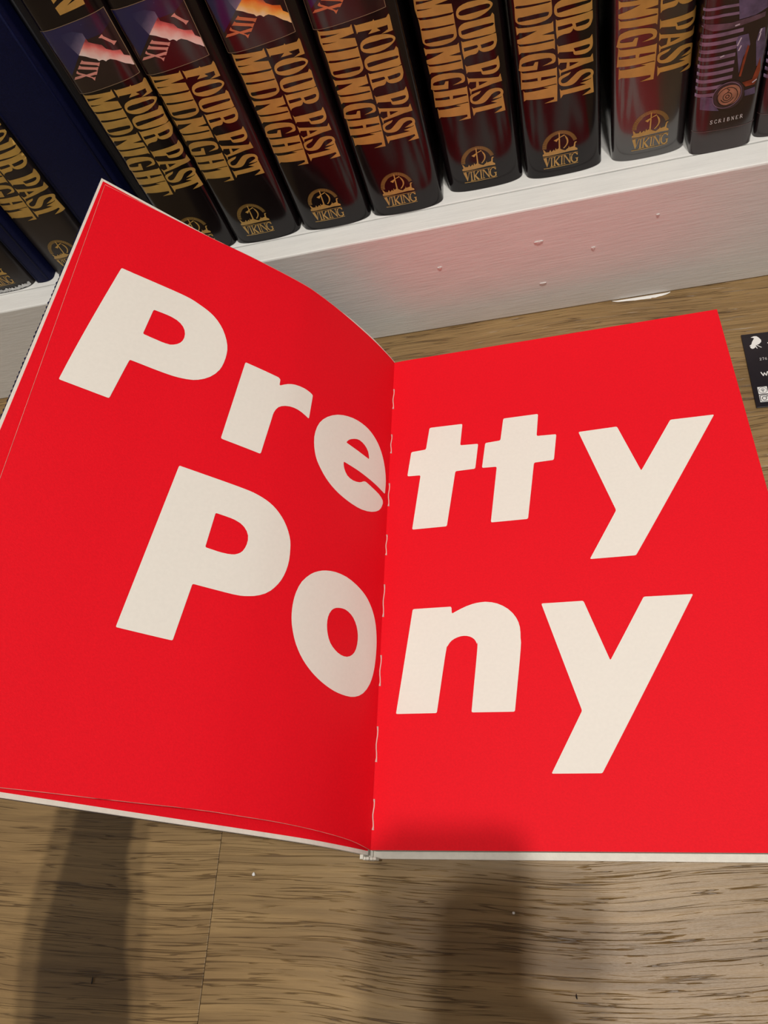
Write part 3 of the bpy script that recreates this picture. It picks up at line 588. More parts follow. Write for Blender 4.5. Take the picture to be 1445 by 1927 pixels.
def place_books():
    XE, YF = -0.05529, 0.0211
    pos = lambda dx, dy: (XE + dx, YF + dy, H + 0.0003)
    T = 'hardcover with gold title, %s'
    grp = 'matching black hardcovers on the shelf'
    rows = [  # dx, dy, width, jacket, flame, numerals, label
        (-0.1535, 0.0, 0.0462, 'jacket', 'flame_pink', 'salmon', 'black gold-lettered hardcover directly behind the raised corner of the red book'),
        (-0.1070, 0.0004, 0.0512, 'jacket', 'flame_pink', 'salmon', 'black gold-lettered hardcover with pink numerals whose round ship emblem just clears the red cover'),
        (-0.0530, 0.0, 0.0512, 'jacket', 'flame_orange', 'orange_num', 'black gold-lettered hardcover showing orange torn flame art at the top edge'),
        (0.0, 0.0, 0.0512, 'jacket', 'flame_orange', 'orange_num', 'black hardcover with full yellow-gold title and one bit of red numeral at the top edge'),
        (0.0556, 0.0085, 0.0512, 'jacket', 'flame_orange', 'orange_num', 'maroon-tinged black hardcover with orange-gold title, fourth book left of the purple striped spines'),
        (0.1090, 0.0060, 0.0498, 'jacket', 'flame_orange', 'orange_num', 'glossy black hardcover with orange-gold title, two books left of the purple striped spine'),
        (0.1650, 0.0060, 0.0455, 'mylar', 'flame_orange', 'orange_num', 'greyish plastic-sleeved black hardcover right beside the purple striped spine'),
        (-0.2675, 0.0070, 0.0455, 'worn', 'flame_pink', 'salmon', 'dull brown-black hardcover with faded gold title between two navy spines at far left'),
        (-0.3325, 0.0010, 0.0462, 'worn', 'flame_pink', 'salmon', 'dark hardcover with torn white jacket foot in the lower left corner of the shelf'),
    ]
    rows[4] = rows[4][:6] + ('maroon-tinged black hardcover with orange-gold title, third book left of the purple striped spine',)
    for dx, dy, W, jk, fl, nu, lab in rows:
        e = jacketed_book(W, jk, fl, nu)
        e.location = pos(dx, dy)
        tag(e, lab, 'book', grp)
        if 'torn white' in lab:
            bm = bmesh.new()
            rnd = random.Random(5)
            top = [(k * 1.1 + 2, 3.4 + rnd.uniform(-0.9, 1.1)) for k in range(39)]
            botm = [(k * 1.1 + 2, 0.6 + rnd.uniform(-0.3, 0.5)) for k in range(39)]
            vs = [(bm.verts.new((*a, 0)), bm.verts.new((*b, 0))) for a, b in zip(top, botm)]
            for (a, b), (c, d) in zip(vs, vs[1:]): bm.faces.new((a, b, d, c))
            wrap(bm, W, 0.0004)
            t = from_bm('torn_edge', bm, M['torn'], e)
            t['label'] = 'torn white paper edge'
    # navy cloth book without jacket
    def cloth_book(x, W, dy, mat, lab, Ht=0.238, b=0.005):
        e = empty('cloth_book', (x, YF + dy, H + 0.0003))
        j = link('spine_and_covers', jacket_mesh('case', W, BOOK_D, Ht, b=b, pw=2.4, th=0.0026), M[mat], e); smooth_split(j)
        box('page_block', (0.003, W - 0.003, b + 0.005, BOOK_D - 0.005, 0.003, Ht - 0.003), M['leaf_edge'], e)
        for u in (0.0035, W - 0.0035):          # the raised joints beside the spine
            bm = tube_bm([(u, spine_y(u, W, b, 2.4) + 0.0003, 0.002), (u, spine_y(u, W, b, 2.4) + 0.0003, Ht - 0.002)], 0.0009)
            from_bm('joint_ridge', bm, M[mat], e, True)
        tag(e, lab, 'book', 'cloth hardcovers without jackets')
    cloth_book(-0.2755, 0.0495, 0.010, 'navy', 'wide plain navy cloth hardcover left of the first gold-lettered book behind the red corner')
    cloth_book(-0.2245, 0.0140, 0.018, 'blackcloth', 'thin plain black hardcover in the dark gap beside the wide navy book')
    cloth_book(-0.3408, 0.0165, 0.004, 'navy', 'narrow navy cloth spine beside the torn-jacket book at far left', Ht=0.236)
    # purple striped books
    for i, (x, dy, lab) in enumerate(((0.1568, 0.0, 'purple and dark striped hardcover with copper seal, the fully visible one of two'), (0.1955, 0.0040, 'purple and dark striped hardcover cut off by the right edge of the photo'))):
        W, b, pw = 0.0365, 0.006, 3.2
        kw = dict(b=b, pw=pw)
        e = empty('striped_book', (x, 0.0195 + dy, H + 0.0003))
        tag(e, lab, 'book', 'purple striped hardcovers')
        j = link('jacket', jacket_mesh('jacket', W, BOOK_D, BOOK_H, b=b, pw=pw), M['plum'], e); smooth_split(j)
        boards_and_pages(e, W, BOOK_D, BOOK_H, b=b)
        bm_l = []
        w = 39.5
        while w < 78:
            wid = 18.5 if w < 66 else 21.0
            bm_l.append([(0.2, w), (wid * 0.55, w - 0.1), (wid, w + 0.1)])
            w += 4.35
        s = ribbon('purple_stripes', bm_l, 2.1, W, 0.00016, M['lavender'], e, **kw)
        ribbon('upper_stripes', [[(0.2, q), (10, q + 0.4), (18, q - 0.2)] for q in (84.2, 88.5, 95, 101)], 1.5, W, 0.00016, M['lavender'], s, **kw)
        decal('lower_band', [SCRIB['band'], SCRIB['band2']], W, 0.00018, M['violet'], e, **kw)
        g = decal('glass_shape', [SCRIB['glass'], SCRIB['glass2'], SCRIB['top']], W, 0.00018, M['violet'], e, **kw)
        decal('glass_shoulder', [SCRIB['shoulder']], W, 0.00017, M['lavender_dim'], g, **kw)
        decal('orange_glow', [SCRIB['orange'], SCRIB['orange2']], W, 0.00021, M['ember'], e, **kw)
        ribbon('gleam', [[(19.5, 66), (21, 70)], [(20.5, 63), (21.5, 65.5)], [(30.3, 66), (31, 69.5)], [(30.6, 70), (31.2, 72)], [(11.2, 61.5), (13, 62)], [(17, 77.5), (19, 77.8)], [(31.0, 41.5), (33, 42.5)]], 0.7, W, 0.00024, M['pale_lilac'], g, **kw)
        ring = decal('seal_ring', [SCRIB['sealring']], W, 0.00030, M['plum_ring'], e, **kw)
        sl = decal('copper_seal', [SCRIB['seal']], W, 0.00055, M['copper'], e, **kw)
        c = (17.8, 37.2)
        arcs = []
        for r, a0, a1 in ((5.6, 0, 360), (3.6, 200, 340), (2.4, 0, 360), (1.0, 0, 360)):
            arcs.append([(c[0] + r * math.cos(math.radians(a0 + (a1 - a0) * k / 20)), c[1] - 0.6 + r * math.sin(math.radians(a0 + (a1 - a0) * k / 20))) for k in range(21)])
        arcs.append([(17.2, 41.6), (18.6, 40.4), (17.6, 39.2)])
        ribbon('seal_engraving', arcs, 0.38, W, 0.00062, M['plum'], sl, **kw)
        ribbon('seal_rim', [[(c[0] - 0.3 + 8.0 * math.cos(k * math.pi / 20), c[1] + 7.9 * math.sin(k * math.pi / 20)) for k in range(41)]], 0.4, W, 0.00036, M['lavender'], ring, **kw)
        lines = text_strokes('SCRIBNER', 9.8, 20.1, 2.3, 19.4, 0.70)
        bm = bmesh.new()
        for pts, wd in lines: stroke(pts, wd, bm)
        wrap(bm, W, 0.0002, **kw)
        for f in bm.faces: f.normal_update()
        bmesh.ops.reverse_faces(bm, faces=[f for f in bm.faces if f.normal.y > 0])
        me = bpy.data.meshes.new('publisher_lettering'); bm.to_mesh(me); bm.free()
        link('publisher_lettering', me, M['white_print'], e)
        ribbon('fold_line', [[(0.3, 15.8), (3, 15.6), (18, 15.0), (36, 14.8)]], 0.35, W, 0.00016, M['plum_line'], e, **kw)

M['plum'] = noisy('dark_plum_jacket', (0.022, 0.011, 0.012), 0.2, 0.3, 60.0, spec=0.7, bump=0.04, bump_scale=20.0)
M['plum_ring'] = noisy('plum_glass_ring', (0.045, 0.022, 0.032), 0.15, 0.3, 60.0, spec=0.8)
M['plum_line'] = material('fold_gleam', (0.13, 0.08, 0.08), 0.3)
M['lavender'] = noisy('lavender_stripe', (0.24, 0.155, 0.25), 0.22, 0.35, 120.0, spec=0.6)
M['lavender_dim'] = noisy('dim_lavender', (0.13, 0.075, 0.11), 0.22, 0.5, 160.0, spec=0.6)
M['violet'] = noisy('violet_print', (0.125, 0.095, 0.185), 0.2, 0.5, 130.0, spec=0.6)
M['pale_lilac'] = material('pale_lilac_print', (0.62, 0.58, 0.68), 0.2)
M['ember'] = noisy('ember_print', (0.26, 0.05, 0.022), 0.2, 0.5, 150.0)
M['copper'] = noisy('copper_print', (0.40, 0.185, 0.12), 0.25, 0.35, 130.0, spec=0.8)

# a small serif letter set drawn with strokes: (points, thick?) in a unit box
GLYPH = {
 'S': [([(.82, .80), (.72, .97), (.45, 1), (.2, .88), (.2, .68), (.75, .36), (.8, .16), (.55, 0), (.28, .03), (.12, .22)], .17)],
 'C': [([(.9, .78), (.78, .95), (.52, 1), (.24, .84), (.14, .5), (.24, .16), (.52, 0), (.8, .06), (.92, .24)], .15)],
 'R': [([(.2, 0), (.2, 1)], .18), ([(.2, 1), (.6, 1), (.78, .86), (.76, .64), (.58, .5), (.2, .5)], .1), ([(.48, .5), (.92, 0)], .16), ([(.06, 0), (.36, 0)], .07)],
 'I': [([(.5, 0), (.5, 1)], .19), ([(.3, 0), (.7, 0)], .07), ([(.3, 1), (.7, 1)], .07)],
 'B': [([(.22, 0), (.22, 1)], .18), ([(.22, 1), (.6, 1), (.74, .86), (.7, .62), (.55, .53), (.22, .53)], .1), ([(.55, .53), (.8, .42), (.84, .16), (.65, 0), (.22, 0)], .12)],
 'N': [([(.16, 0), (.16, 1)], .08), ([(.16, 1), (.84, 0)], .17), ([(.84, 0), (.84, 1)], .08), ([(.04, 0), (.3, 0)], .06), ([(.7, 1), (.96, 1)], .06)],
 'E': [([(.24, 0), (.24, 1)], .18), ([(.24, 1), (.8, 1), (.8, .84)], .08), ([(.24, .52), (.64, .52)], .08), ([(.24, 0), (.84, 0), (.84, .18)], .08)],
 'W': [([(.0, 1), (.27, 0), (.5, .8), (.73, 0), (1.0, 1)], .2)],
 '2': [([(.15, .75), (.3, .97), (.6, 1), (.8, .8), (.7, .5), (.12, .03), (.88, .03)], .13)],
 '7': [([(.12, .92), (.12, 1), (.88, 1), (.45, 0)], .13)],
 '6': [([(.8, .95), (.45, .85), (.18, .5), (.2, .18), (.45, 0), (.75, .1), (.82, .35), (.6, .55), (.3, .5), (.18, .35)], .13)],
 'f': [([(.75, .95), (.5, .98), (.42, .8), (.42, 0)], .16), ([(.2, .62), (.7, .62)], .12)],
}
def text_strokes(s, x, y, h, total, fill=0.82):
    adv = total / len(s); out = []
    for i, ch in enumerate(s):
        w = adv * fill
        for pts, k in GLYPH[ch]:
            out.append(([(x + i * adv + px * w, y + py * h) for px, py in pts], k * h * 0.72))
    return out

# ------------------------------------------------------------------ the open red book
G0 = Vector((-0.058217548779, -0.043859925763, 0.018))
GU = Vector((0.999929736, -0.0118542435, 0.0))
GV = Vector((-0.0118542435, -0.999929736, 0.0))
CO = Vector((-0.04219416846, -0.04060584568, 0.02886642883))          # upper hinge corner of the raised cover
CR = Matrix(((-0.65071671413, -0.04932893349, 0.75771657912), (0.04611847282, -0.99861285213, -0.025405866), (0.75791875846, 0.01841270981, 0.6520890489)))
FT = np.array([(.0015, .0038, -.0195), (.0101, .004, -.0155), (.0297, .004, -.0083), (.058, .004, -.0001), (.083, .004, .0052), (.1003, .0042, .0068), (.134, .0047, .0063), (.161, .005, .0045), (.1957, .0055, .0034), (.217, .0058, .0026), (.2293, .0060, .0022)])
FB = np.array([(-.011, .3436, -.0136), (.0068, .3411, -.0060), (.0314, .3400, .003), (.0557, .3395, .008), (.0775, .3396, .0095), (.0997, .3398, .0095), (.1367, .3411, .0065), (.165, .342, .0045), (.1815, .3427, .0037), (.205, .3435, .0028), (.2190, .344, .0022)])
CT = np.array([(-.0005, 0, -.0225), (.0100, 0, -.0180), (.0297, 0, -.0105), (.058, 0, -.0030), (.083, 0, -.0008), (.1003, 0, -.0004), (.134, 0, -.0002), (.161, 0, -.0002), (.1957, 0, -.0002), (.217, 0, -.0002), (.2324, 0, -.0002)])
CB = np.array([(-.0120, .346, -.0170), (.0060, .346, -.0095), (.0310, .346, -.0022), (.0557, .346, -.0006), (.0775, .346, -.0003), (.0997, .346, -.0002), (.1367, .346, -.0002), (.165, .346, -.0002), (.19, .346, -.0002), (.212, .346, -.0002), (.2324, .346, -.0002)])
def cover_pt(x): return CO + CR @ Vector(x)
def fly(a, b): return cover_pt(catmull(FT, a) * (1 - b) + catmull(FB, a) * b)
def cov(a, b): return cover_pt(catmull(CT, a) * (1 - b) + catmull(CB, a) * b)
RP = [(0, 0), (.2300, -.0065), (0, .3400), (.241, .3354)]
def page(a, b, lift=0.0):
    s = RP[1][0] * a * (1 - b) + RP[3][0] * a * b
    t = RP[1][1] * a * (1 - b) + (RP[2][1] * (1 - a) + RP[3][1] * a) * b
    dip = -0.0005 * math.exp(-(s / 0.004) ** 2)
    return G0 + GU * s + GV * t + Vector((0, 0, dip + lift))

def build_open_book():
    e = empty('open_book', (G0.x, G0.y, 0))
    tag(e, 'large open picture book with red endpapers and huge white lettering lying on the floor', 'book')
    off = Vector((G0.x, G0.y, 0))
    E = lambda fn: (lambda a, b: fn(a, b) - off)
    # lower cover and spine
    def plate(a, b): return page(-0.013 + a * 1.018, -0.010 + b * 1.0195) + Vector((0, 0, 0.0034 - G0.z))
    sheet('lower_cover', E(plate), 0.0031, 12, 4, M['board'], e)
    # page block: leaves as a few thick gatherings
    zs = [0.0036, 0.0071, 0.0106, 0.0141, 0.0174]
    for k in range(4):
        z1 = zs[k + 1]; th = z1 - zs[k] - 0.0002
        sheet('page_gathering', E(lambda a, b, z1=z1, k=k: page(a * (0.998 - 0.001 * k), 0.002 + b * (0.9965 + 0.0005 * k)) + Vector((0, 0, z1 - G0.z))), th, 24, 2, M['pages'], e)
    rp = sheet('red_page', E(lambda a, b: page(-0.005 + a * 1.005, b)), 0.00030, 60, 8, M['red'], e)
    sp = sheet('spine_strip', E(lambda a, b: G0 + GU * (-0.0042 + 0.0005 * math.sin(math.pi * a)) + GV * (-.003 + .3475 * b) + Vector((0, 0, 0.0005 + 0.017 * a - G0.z))), 0.0018, 6, 6, M['board'], e)
    # raised front cover
    fc = sheet('raised_cover', E(cov), 0.0030, 60, 20, M['board'], e)
    def pasted(a, b):
        A = 0.004 + a * 0.987; B = 0.006 + b * 0.988
        return cov(A, B) + CR @ Vector((0, 0, 0.00035))
    sheet('pasted_endpaper', E(pasted), 0.0003, 60, 20, M['red'], fc)
    rnd = random.Random(3)
    def cloth(a, b):
        P = cov(a, b) - CR @ Vector((0, 0, 0.0032))
        ext = 0.0
        if a > 0.999: ext = (0.0007 if round(b * 230) % 2 else 0.0002) + rnd.uniform(-0.0002, 0.0002)
        ex2 = (b - 0.5) * 0.0002
        return P + CR @ Vector((ext, ex2, 0))
    sheet('cover_cloth', E(cloth), 0.0005, 24, 230, M['navy'], fc, smooth=False)
    fl = sheet('flyleaf', E(fly), 0.00028, 70, 24, M['red'], e)
    # pale cut edge of the paper
    for pts in ([fly(1.0, k / 40) for k in range(41)], [fly(k / 40, 0.0) for k in range(41)], [fly(k / 40, 1.0) for k in range(41)]):
        from_bm('paper_edge', tube_bm([q - off for q in pts], 0.00013, seg=6), M['cut_edge'], fl, True)
    # lettering
    def letters(D, fn, parent, order):
        for k in order:
            bm = flat_bm(contours(D[k]))
            slice_bm(bm, 0, 14.0); slice_bm(bm, 1, 60.0)
            for v in bm.verts:
                a, b = v.co.x / 1000, v.co.y / 1000
                P = fn(a, b); da = (fn(min(a + 1e-3, 1), b) - P); db = fn(a, min(b + 1e-3, 1)) - P
                n = da.cross(db).normalized()
                if n.z < 0: n = -n
                v.co = P + n * 0.00016 - off
            me = bpy.data.meshes.new('letter')
            for f in bm.faces: f.normal_update(); f.smooth = True
            bmesh.ops.reverse_faces(bm, faces=[f for f in bm.faces if f.normal.z < 0])
            bm.to_mesh(me); bm.free()
            o = link('letter', me, M['cream'], parent)
            o['label'] = 'white italic letter ' + k[0]
    letters(LEFT, fly, fl, ['P', 'r', 'e', 'P2', 'o'])
    letters(RIGHT, page, rp, ['t', 't2', 'y', 'n', 'y2'])
    # sewing thread in the gutter
    for t0, t1 in ((.026, .044), (.067, .083), (.108, .126), (.148, .163), (.184, .206), (.231, .250), (.274, .294), (.314, .330)):
        pts = [G0 + GU * (0.0006 + 0.0003 * math.sin(9 * q)) + GV * (t0 + (t1 - t0) * q) + Vector((0, 0, -0.0002)) - off for q in [k / 8 for k in range(9)]]
        bm = tube_bm(pts, [0.0006] + [0.00034] * 7 + [0.0007])
        from_bm('stitch', bm, M['thread'], rp, True)
    # cracked cloth at the foot of the hinge
    for k in range(4):
        P = G0 + GU * (-0.004 + 0.002 * k) + GV * (0.3440) + Vector((0, 0, -0.004)) - off
        bm = box_bm(-0.0009, 0.0009, -0.0008, 0.0008, -0.004, 0.002 + 0.0006 * (k % 2), bevel=0.0004)
        from_bm('hinge_fold', bm, M['board'], sp, False, P)

# ------------------------------------------------------------------ card, crumbs, paint on the floor
def build_card():
    P0 = Vector((0.1882, -0.0511, 0)); P1 = Vector((0.1861, -0.1130, 0))
    dv = (P1 - P0); hh = dv.length; dv.normalize(); du = Vector((-dv.y, dv.x, 0))
    e = empty('business_card', P0)
    tag(e, 'black card with white bird emblem and small icons on the floor at right', 'card')
    rot = Matrix((du, dv, du.cross(dv))).transposed()
    e.rotation_euler = rot.to_euler()
    WC = 0.098
    def cz(x): return 0.0
    # local: x right, y down, -z up  (du x dv points down)
    bm = box_bm(-0.0009, WC, 0.0006, hh + 0.0012, -0.0012, -0.0006, bevel=0.00015)
    c = from_bm('card_stock', bm, M['card'], e)
    mm = 0.001
    def put(name, cs=None, lines=None, off=0.00008, mat='white_print'):
        bm = bmesh.new()
        if cs: 
            for q in cs: flat_bm([q], bm)
        if lines:
            for pts, w in lines: stroke(pts, w, bm)
        for v in bm.verts: v.co = Vector((v.co.x * mm, v.co.y * mm, -0.0012 - off))
        bmesh.ops.recalc_face_normals(bm, faces=bm.faces[:])
        for f in bm.faces: f.normal_update()
        bmesh.ops.reverse_faces(bm, faces=[f for f in bm.faces if f.normal.z > 0])
        me = bpy.data.meshes.new(name); bm.to_mesh(me); bm.free()
        return link(name, me, M[mat], e)
    bird = [(4.7, 4.0), (6.9, 3.2), (8.5, 3.4), (9.9, 5.1), (10.9, 7.2), (10.6, 8.9), (9.1, 10.5), (7.0, 11.3), (6.7, 12.6), (5.5, 13.8), (4.3, 14.1), (3.4, 13.3), (3.1, 12.3), (3.7, 12.0), (2.8, 11.3), (4.3, 10.1), (5.1, 7.8), (6.2, 6.0), (6.8, 5.0), (5.9, 4.5)]
    put('bird_emblem', [bird], [([(7.2, 11.0), (10.0, 13.6)], 0.5), ([(6.7, 12.2), (7.3, 14.1)], 0.5)])
    put('number_print', None, [([(x, 2 * 23.6 - y) for x, y in pts], w) for pts, w in text_strokes('276', 7.2, 22.6, 2.0, 5.0)])
    put('address_print', None, [([(x, 2 * 36.3 - y) for x, y in pts], w * 1.3) for pts, w in text_strokes('WW', 6.3, 34.7, 3.2, 8.4, 0.95)])
    put('icon_tile', [[(2.1, 46.8), (7.9, 46.8), (7.9, 52.6), (2.1, 52.6)]])
    put('icon_tile', [[(2.1, 53.3), (7.9, 53.3), (7.9, 59.2), (2.1, 59.2)]])
    circ = lambda cx, cy, rx, ry: [(cx + rx * math.cos(k * math.pi / 12), cy + ry * math.sin(k * math.pi / 12)) for k in range(25)]
    put('icon_lines', None, [(circ(5.0, 49.7, 2.5, 2.5), 0.25), (circ(5.0, 49.3, 0.9, 0.9), 0.28), ([(5.0, 49.0), (5.0, 51.4)], 0.3),
                             ([(3.1, 53.9), (6.9, 53.9), (7.4, 54.4), (7.4, 58.1), (6.9, 58.6), (3.1, 58.6), (2.6, 58.1), (2.6, 54.4), (3.1, 53.9)], 0.42), (circ(5.0, 56.25, 1.3, 1.3), 0.42), (circ(6.5, 54.9, 0.2, 0.2), 0.3)], 0.00016, 'card')
    put('name_print', [[(14.1, 10.3), (15.6, 9.2), (15.6, 10.8), (14.6, 11.0)]])

def build_bits():
    # smear of white paint where base and floor meet
    rnd = random.Random(8)
    bm = bmesh.new()
    n = 24; top = []; bot = []
    for k in range(n + 1):
        t = k / n; x = 0.106 + 0.042 * t
        w = 0.0042 * math.sin(math.pi * t) ** 0.6 * (0.8 + 0.2 * rnd.random())
        top.append((x, -0.0006)); bot.append((x + 0.001 * rnd.uniform(-1, 1), -0.0008 - w * (0.5 + 0.5 * t)))
    A = [bm.verts.new((*q, 0.0002)) for q in top]; B = [bm.verts.new((*q, 0.0002)) for q in bot]
    Cc = [bm.verts.new(((a[0] + b[0]) / 2, (a[1] + b[1]) / 2, 0.0008)) for a, b in zip(top, bot)]
    for k in range(n):
        bm.faces.new((A[k], Cc[k], Cc[k + 1], A[k + 1])); bm.faces.new((Cc[k], B[k], B[k + 1], Cc[k + 1]))
    tag(from_bm('paint_smear', bm, M['paint'], None, True), 'thin smear of white paint on the floor against the bookcase base', 'paint')
    def crumb(x, y, s, label, mat='white_print', q=(1, 1, 0.7)):
        bm = bmesh.new(); bmesh.ops.create_icosphere(bm, subdivisions=1, radius=s)
        for v in bm.verts: v.co = Vector((v.co.x * q[0], v.co.y * q[1], v.co.z * q[2])) * rnd.uniform(0.75, 1.2)
        tag(from_bm('crumb', bm, M[mat], None, False, (x, y, s * 0.7)), label, 'crumb')
    crumb(-0.1372, -0.3962, 0.0011, 'white paper crumb on the floor below the raised cover')
    crumb(0.0116, -0.4113, 0.0008, 'tiny white crumb on the floor in the soft shadow below the right page')
    crumb(0.0402, -0.4462, 0.0009, 'tiny dark crumb on the floor near the bottom edge', 'jacket', (0.5, 1.6, 0.6))
    crumb(-0.2302, -0.4529, 0.0010, 'short dark bristle on the floor in the lower left shadow', 'jacket', (0.4, 2.4, 0.6))

# ------------------------------------------------------------------ the person taking the picture
def skin_mesh(name, V, Ed, mat, parent, sub=2):
    """V: {key: (x, y, z, radius)}; limbs grown over connected joints"""
    keys = list(V); idx = {k: i for i, k in enumerate(keys)}
    me = bpy.data.meshes.new(name)
    me.from_pydata([V[k][:3] for k in keys], [(idx[a], idx[b]) for a, b in Ed], [])
    o = link(name, me, None, parent)
    s = o.modifiers.new('skin', 'SKIN'); s.use_smooth_shade = True
    sk = me.skin_vertices[0].data if len(me.skin_vertices) else None
    if sk is None:
        me.attributes  # ensure custom data
    for k in keys:
        r = V[k][3]
        me.skin_vertices[0].data[idx[k]].radius = (r, r) if not isinstance(r, tuple) else r
    me.skin_vertices[0].data[0].use_root = True
    sd = o.modifiers.new('round', 'SUBSURF'); sd.levels = sub; sd.render_levels = sub
    me.materials.append(mat)
    return o

M['skin'] = noisy('skin', (0.55, 0.33, 0.24), 0.5, 0.08, 60.0)
M['nail'] = material('red_brown_nail', (0.16, 0.02, 0.03), 0.25)
M['shirt'] = noisy('charcoal_shirt', (0.035, 0.036, 0.042), 0.85, 0.2, 300.0, bump=0.2, bump_scale=800.0)
M['denim'] = noisy('blue_denim', (0.045, 0.06, 0.11), 0.85, 0.3, 250.0, bump=0.2, bump_scale=900.0)
M['hair'] = noisy('brown_hair', (0.045, 0.026, 0.015), 0.5, 0.4, 120.0, (1, 1, 4), bump=0.4, bump_scale=200.0)
M['eye'] = material('eye_white', (0.75, 0.73, 0.7), 0.2)
M['iris'] = material('dark_iris', (0.03, 0.02, 0.015), 0.15)
M['phone'] = material('graphite_phone', (0.03, 0.03, 0.034), 0.3, metal=0.4)
M['phone_glass'] = material('phone_glass', (0.01, 0.01, 0.012), 0.06)

def build_person():
    e = empty('person', (0, -1.0, 0))
    tag(e, 'person in charcoal shirt kneeling before the book, holding its raised cover', 'person')
    o = Vector((0, -1.0, 0))
    def loc(P, r): return (P[0] - o.x, P[1] - o.y, P[2] - o.z, r)
    C = lambda x, y, n, r: loc(cover_pt((x, y, n)), r)
    V, Ed = {}, []
    def chain(prefix, pts, start=None):
        last = start
        for k, q in enumerate(pts):
            key = prefix + str(k); V[key] = q
            if last: Ed.append((last, key))
            last = key
        return last
    V['pelvis'] = loc((0.0, -1.06, 0.26), (0.15, 0.11))
    sp = chain('spine', [loc((0, -1.03, 0.38), (0.14, 0.10)), loc((0, -0.97, 0.50), (0.15, 0.10)), loc((0.0, -0.90, 0.60), (0.15, 0.095)), loc((0.01, -0.85, 0.665), (0.07, 0.06))], 'pelvis')
    chain('head', [loc((0.015, -0.815, 0.715), 0.05), loc((0.02, -0.775, 0.76), (0.066, 0.075)), loc((0.02, -0.765, 0.83), (0.074, 0.088)), loc((0.02, -0.775, 0.885), (0.06, 0.07))], sp)
    for s, sx in (('l', -1), ('r', 1)):
        chain('leg' + s, [loc((0.10 * sx, -1.03, 0.20), 0.085), loc((0.15 * sx, -0.80, 0.13), 0.075), loc((0.17 * sx, -0.66, 0.075), 0.058), loc((0.16 * sx, -0.90, 0.055), 0.05), loc((0.15 * sx, -1.12, 0.045), 0.036), loc((0.15 * sx, -1.20, 0.04), 0.034), loc((0.15 * sx, -1.28, 0.03), 0.026)], 'pelvis')
    # left arm to the raised cover
    wl = chain('arml', [loc((-0.15, -0.90, 0.59), 0.052), loc((-0.24, -0.80, 0.45), 0.045), loc((-0.215, -0.72, 0.27), 0.038), loc((-0.170, -0.58, 0.205), 0.037), C(.193, .455, -.006, 0.036), C(.205, .425, -.008, (0.037, 0.021)), C(.212, .392, -.010, (0.034, 0.014))], 'spine2')
    for k, (x, r, ln) in enumerate(((.2335, .0082, 1.0), (.2185, .0085, 1.08), (.2035, .0082, 1.0), (.1860, .0072, .82))):
        chain('fl%d_' % k, [C(x, .368, -.0128, r * 1.1), C(x, .368 - .034 * ln, -.0140, r), C(x, .368 - .056 * ln, -.0138, r * .95), C(x, .368 - .076 * ln, -.0130, r * .8)], wl)
    chain('thl', [C(.236, .405, .000, .011), C(.237, .380, .009, .0105), C(.228, .352, .0125, .0095), C(.218, .330, .0110, .0082)], 'arml5')
    # right arm to the phone
    F = lambda x, y, z, r: (lambda P: loc(P, r))(CAM_POS + CAM_ROT @ Vector((x, y, z)))
    wr = chain('armr', [loc((0.17, -0.90, 0.59), 0.052), loc((0.27, -0.80, 0.46), 0.045), loc((0.30, -0.70, 0.35), 0.038), F(.085, -.215, .055, .032), F(.045, -.165, .040, .026), F(.035, -.135, .034, (.030, .016))], 'spine2')
    for k, y in enumerate((-.065, -.083, -.101, -.118)):
        chain('fr%d_' % k, [F(.030, y - .012, .018, .0085), F(.0225, y, .006, .0082), F(.004, y + .003, .0045, .0075), F(-.012, y + .004, .0045, .0065)], wr)
    chain('thr', [F(.034, -.112, .034, .0105), F(.026, -.085, .0335, .0095), F(.012, -.068, .0335, .0085)], wr)
    def slim(k, q):
        if not (k == 'pelvis' or k[:5] in ('spine',) or k[:3] == 'leg' or k in ('arml0', 'arml1', 'arml2', 'armr0', 'armr1', 'armr2')): return q
        r = q[3]
        return (*q[:3], tuple(x * 0.82 for x in r) if isinstance(r, tuple) else r * 0.85)
    skin_mesh('body', {k: slim(k, q) for k, q in V.items()}, Ed, M['skin'], e)
    # clothing: sleeves and trousers follow the same joints, a little wider
    def dress(name, keys, edges, grow, mat, over={}):
        VV = {}
        for k in keys:
            x, y, z, r = over.get(k, V[k])
            VV[k] = (x, y, z, tuple(q + grow for q in r) if isinstance(r, tuple) else r + grow)
        return skin_mesh(name, VV, edges, mat, e)
    sk = ['spine2', 'spine1', 'spine0', 'pelvis'] + ['spine3'] + ['arml%d' % k for k in range(4)] + ['armr%d' % k for k in range(4)]
    dress('shirt', sk, [('spine2', 'spine1'), ('spine1', 'spine0'), ('spine0', 'pelvis'), ('spine2', 'spine3'), ('spine2', 'arml0'), ('arml0', 'arml1'), ('arml1', 'arml2'), ('arml2', 'arml3'), ('spine2', 'armr0'), ('armr0', 'armr1'), ('armr1', 'armr2'), ('armr2', 'armr3')], 0.010, M['shirt'], {'pelvis': loc((0.0, -1.06, 0.22), (0.165, 0.135)), 'spine0': loc((0, -1.035, 0.36), (0.155, 0.12))})
    lk = ['pelvis'] + ['leg%s%d' % (s, k) for s in 'lr' for k in range(5)]
    le = []
    for s in 'lr':
        le += [('pelvis', 'leg%s0' % s)] + [('leg%s%d' % (s, k), 'leg%s%d' % (s, k + 1)) for k in range(4)]
    dress('trousers', lk, le, 0.010, M['denim'], {'legl0': loc((-0.09, -1.03, 0.21), 0.10), 'legr0': loc((0.09, -1.03, 0.21), 0.10)})
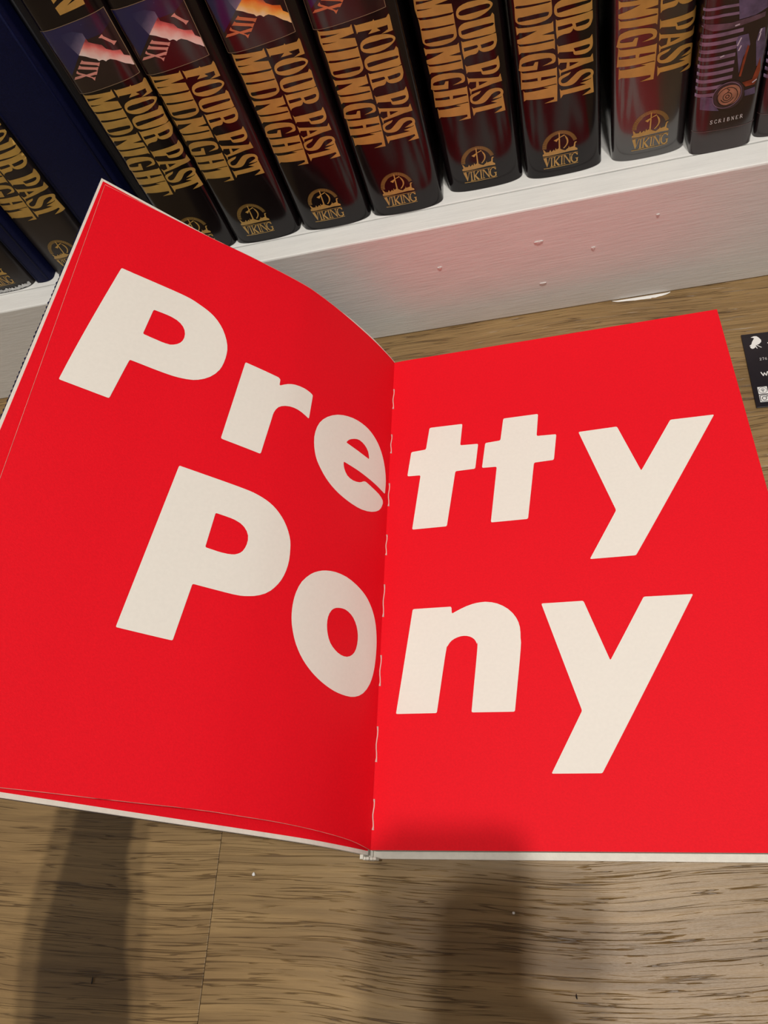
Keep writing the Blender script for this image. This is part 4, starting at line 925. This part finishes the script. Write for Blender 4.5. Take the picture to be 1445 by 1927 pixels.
    # face and hair
    def ball(name, P, r, sc, mat, par=e):
        bm = bmesh.new(); bmesh.ops.create_uvsphere(bm, u_segments=20, v_segments=14, radius=r)
        for v in bm.verts: v.co = Vector((v.co.x * sc[0], v.co.y * sc[1], v.co.z * sc[2]))
        return from_bm(name, bm, mat, par, True, Vector(P) - o)
    for sx in (-1, 1):
        ey = ball('eye', (0.02 + 0.030 * sx, -0.706, 0.815), 0.012, (1, 0.8, 0.7), M['eye'])
        ball('iris', (0.02 + 0.030 * sx, -0.6975, 0.813), 0.005, (1, 0.6, 1), M['iris'])
        ball('ear', (0.02 + 0.076 * sx, -0.775, 0.815), 0.022, (0.35, 0.7, 1.2), M['skin'])
    ball('nose', (0.02, -0.697, 0.790), 0.014, (0.75, 1.0, 1.6), M['skin'])
    ball('mouth', (0.02, -0.707, 0.755), 0.018, (1.2, 0.4, 0.35), M['salmon'])
    # hair: a cap open at the face
    bm = bmesh.new(); bmesh.ops.create_uvsphere(bm, u_segments=28, v_segments=18, radius=0.098)
    bmesh.ops.delete(bm, geom=[v for v in bm.verts if v.co.z < -0.035 or (v.co.y > 0.045 and v.co.z < 0.045)], context='VERTS')
    for v in bm.verts: v.co = Vector((v.co.x * 0.88, v.co.y * 1.03, v.co.z * 0.95)) * (1 + 0.02 * math.sin(40 * v.co.x + 31 * v.co.y))
    h = from_bm('hair', bm, M['hair'], e, True, Vector((0.02, -0.785, 0.835)) - o)
    t = h.modifiers.new('thick', 'SOLIDIFY'); t.thickness = 0.012

def build_phone():
    e = empty('smartphone', CAM_POS + CAM_ROT @ Vector((-0.0215, -0.0560, 0.0165)))
    e.rotation_euler = CAM_ROT.to_euler()
    tag(e, 'dark smartphone held level above the open book', 'phone')
    bm = box_bm(-0.0357, 0.0357, -0.0733, 0.0733, -0.0039, 0.0039)
    bmesh.ops.bevel(bm, geom=[ed for ed in bm.edges if abs((ed.verts[0].co - ed.verts[1].co).z) > 0.005], offset=0.010, segments=5, affect='EDGES')
    from_bm('phone_body', bm, M['phone'], e)
    box('screen', (-0.0335, 0.0335, -0.0711, 0.0711, 0.0039, 0.0041), M['phone_glass'], e)
    m = box('camera_bump', (0.002, 0.0345, 0.038, 0.0705, -0.0054, -0.0039), M['phone'], e, 0.0006)
    for x, y in ((0.0255, 0.0600), (0.0105, 0.0525)):
        bm = bmesh.new(); bmesh.ops.create_cone(bm, cap_ends=True, segments=24, radius1=0.0062, radius2=0.0062, depth=0.0018)
        from_bm('lens_ring', bm, M['phone_glass'], m, False, (x, y, -0.0062))

build_room()
build_bookcase()
for _i, (_p, _w, _s) in enumerate(LAMPS):
    ceiling_lamp(_i, _p, _w, _s, ('round white downlight above the photographer', 'round white downlight in front of the bookcase')[_i])
build_open_book()
place_books()
build_card()
build_bits()
build_person()
build_phone()
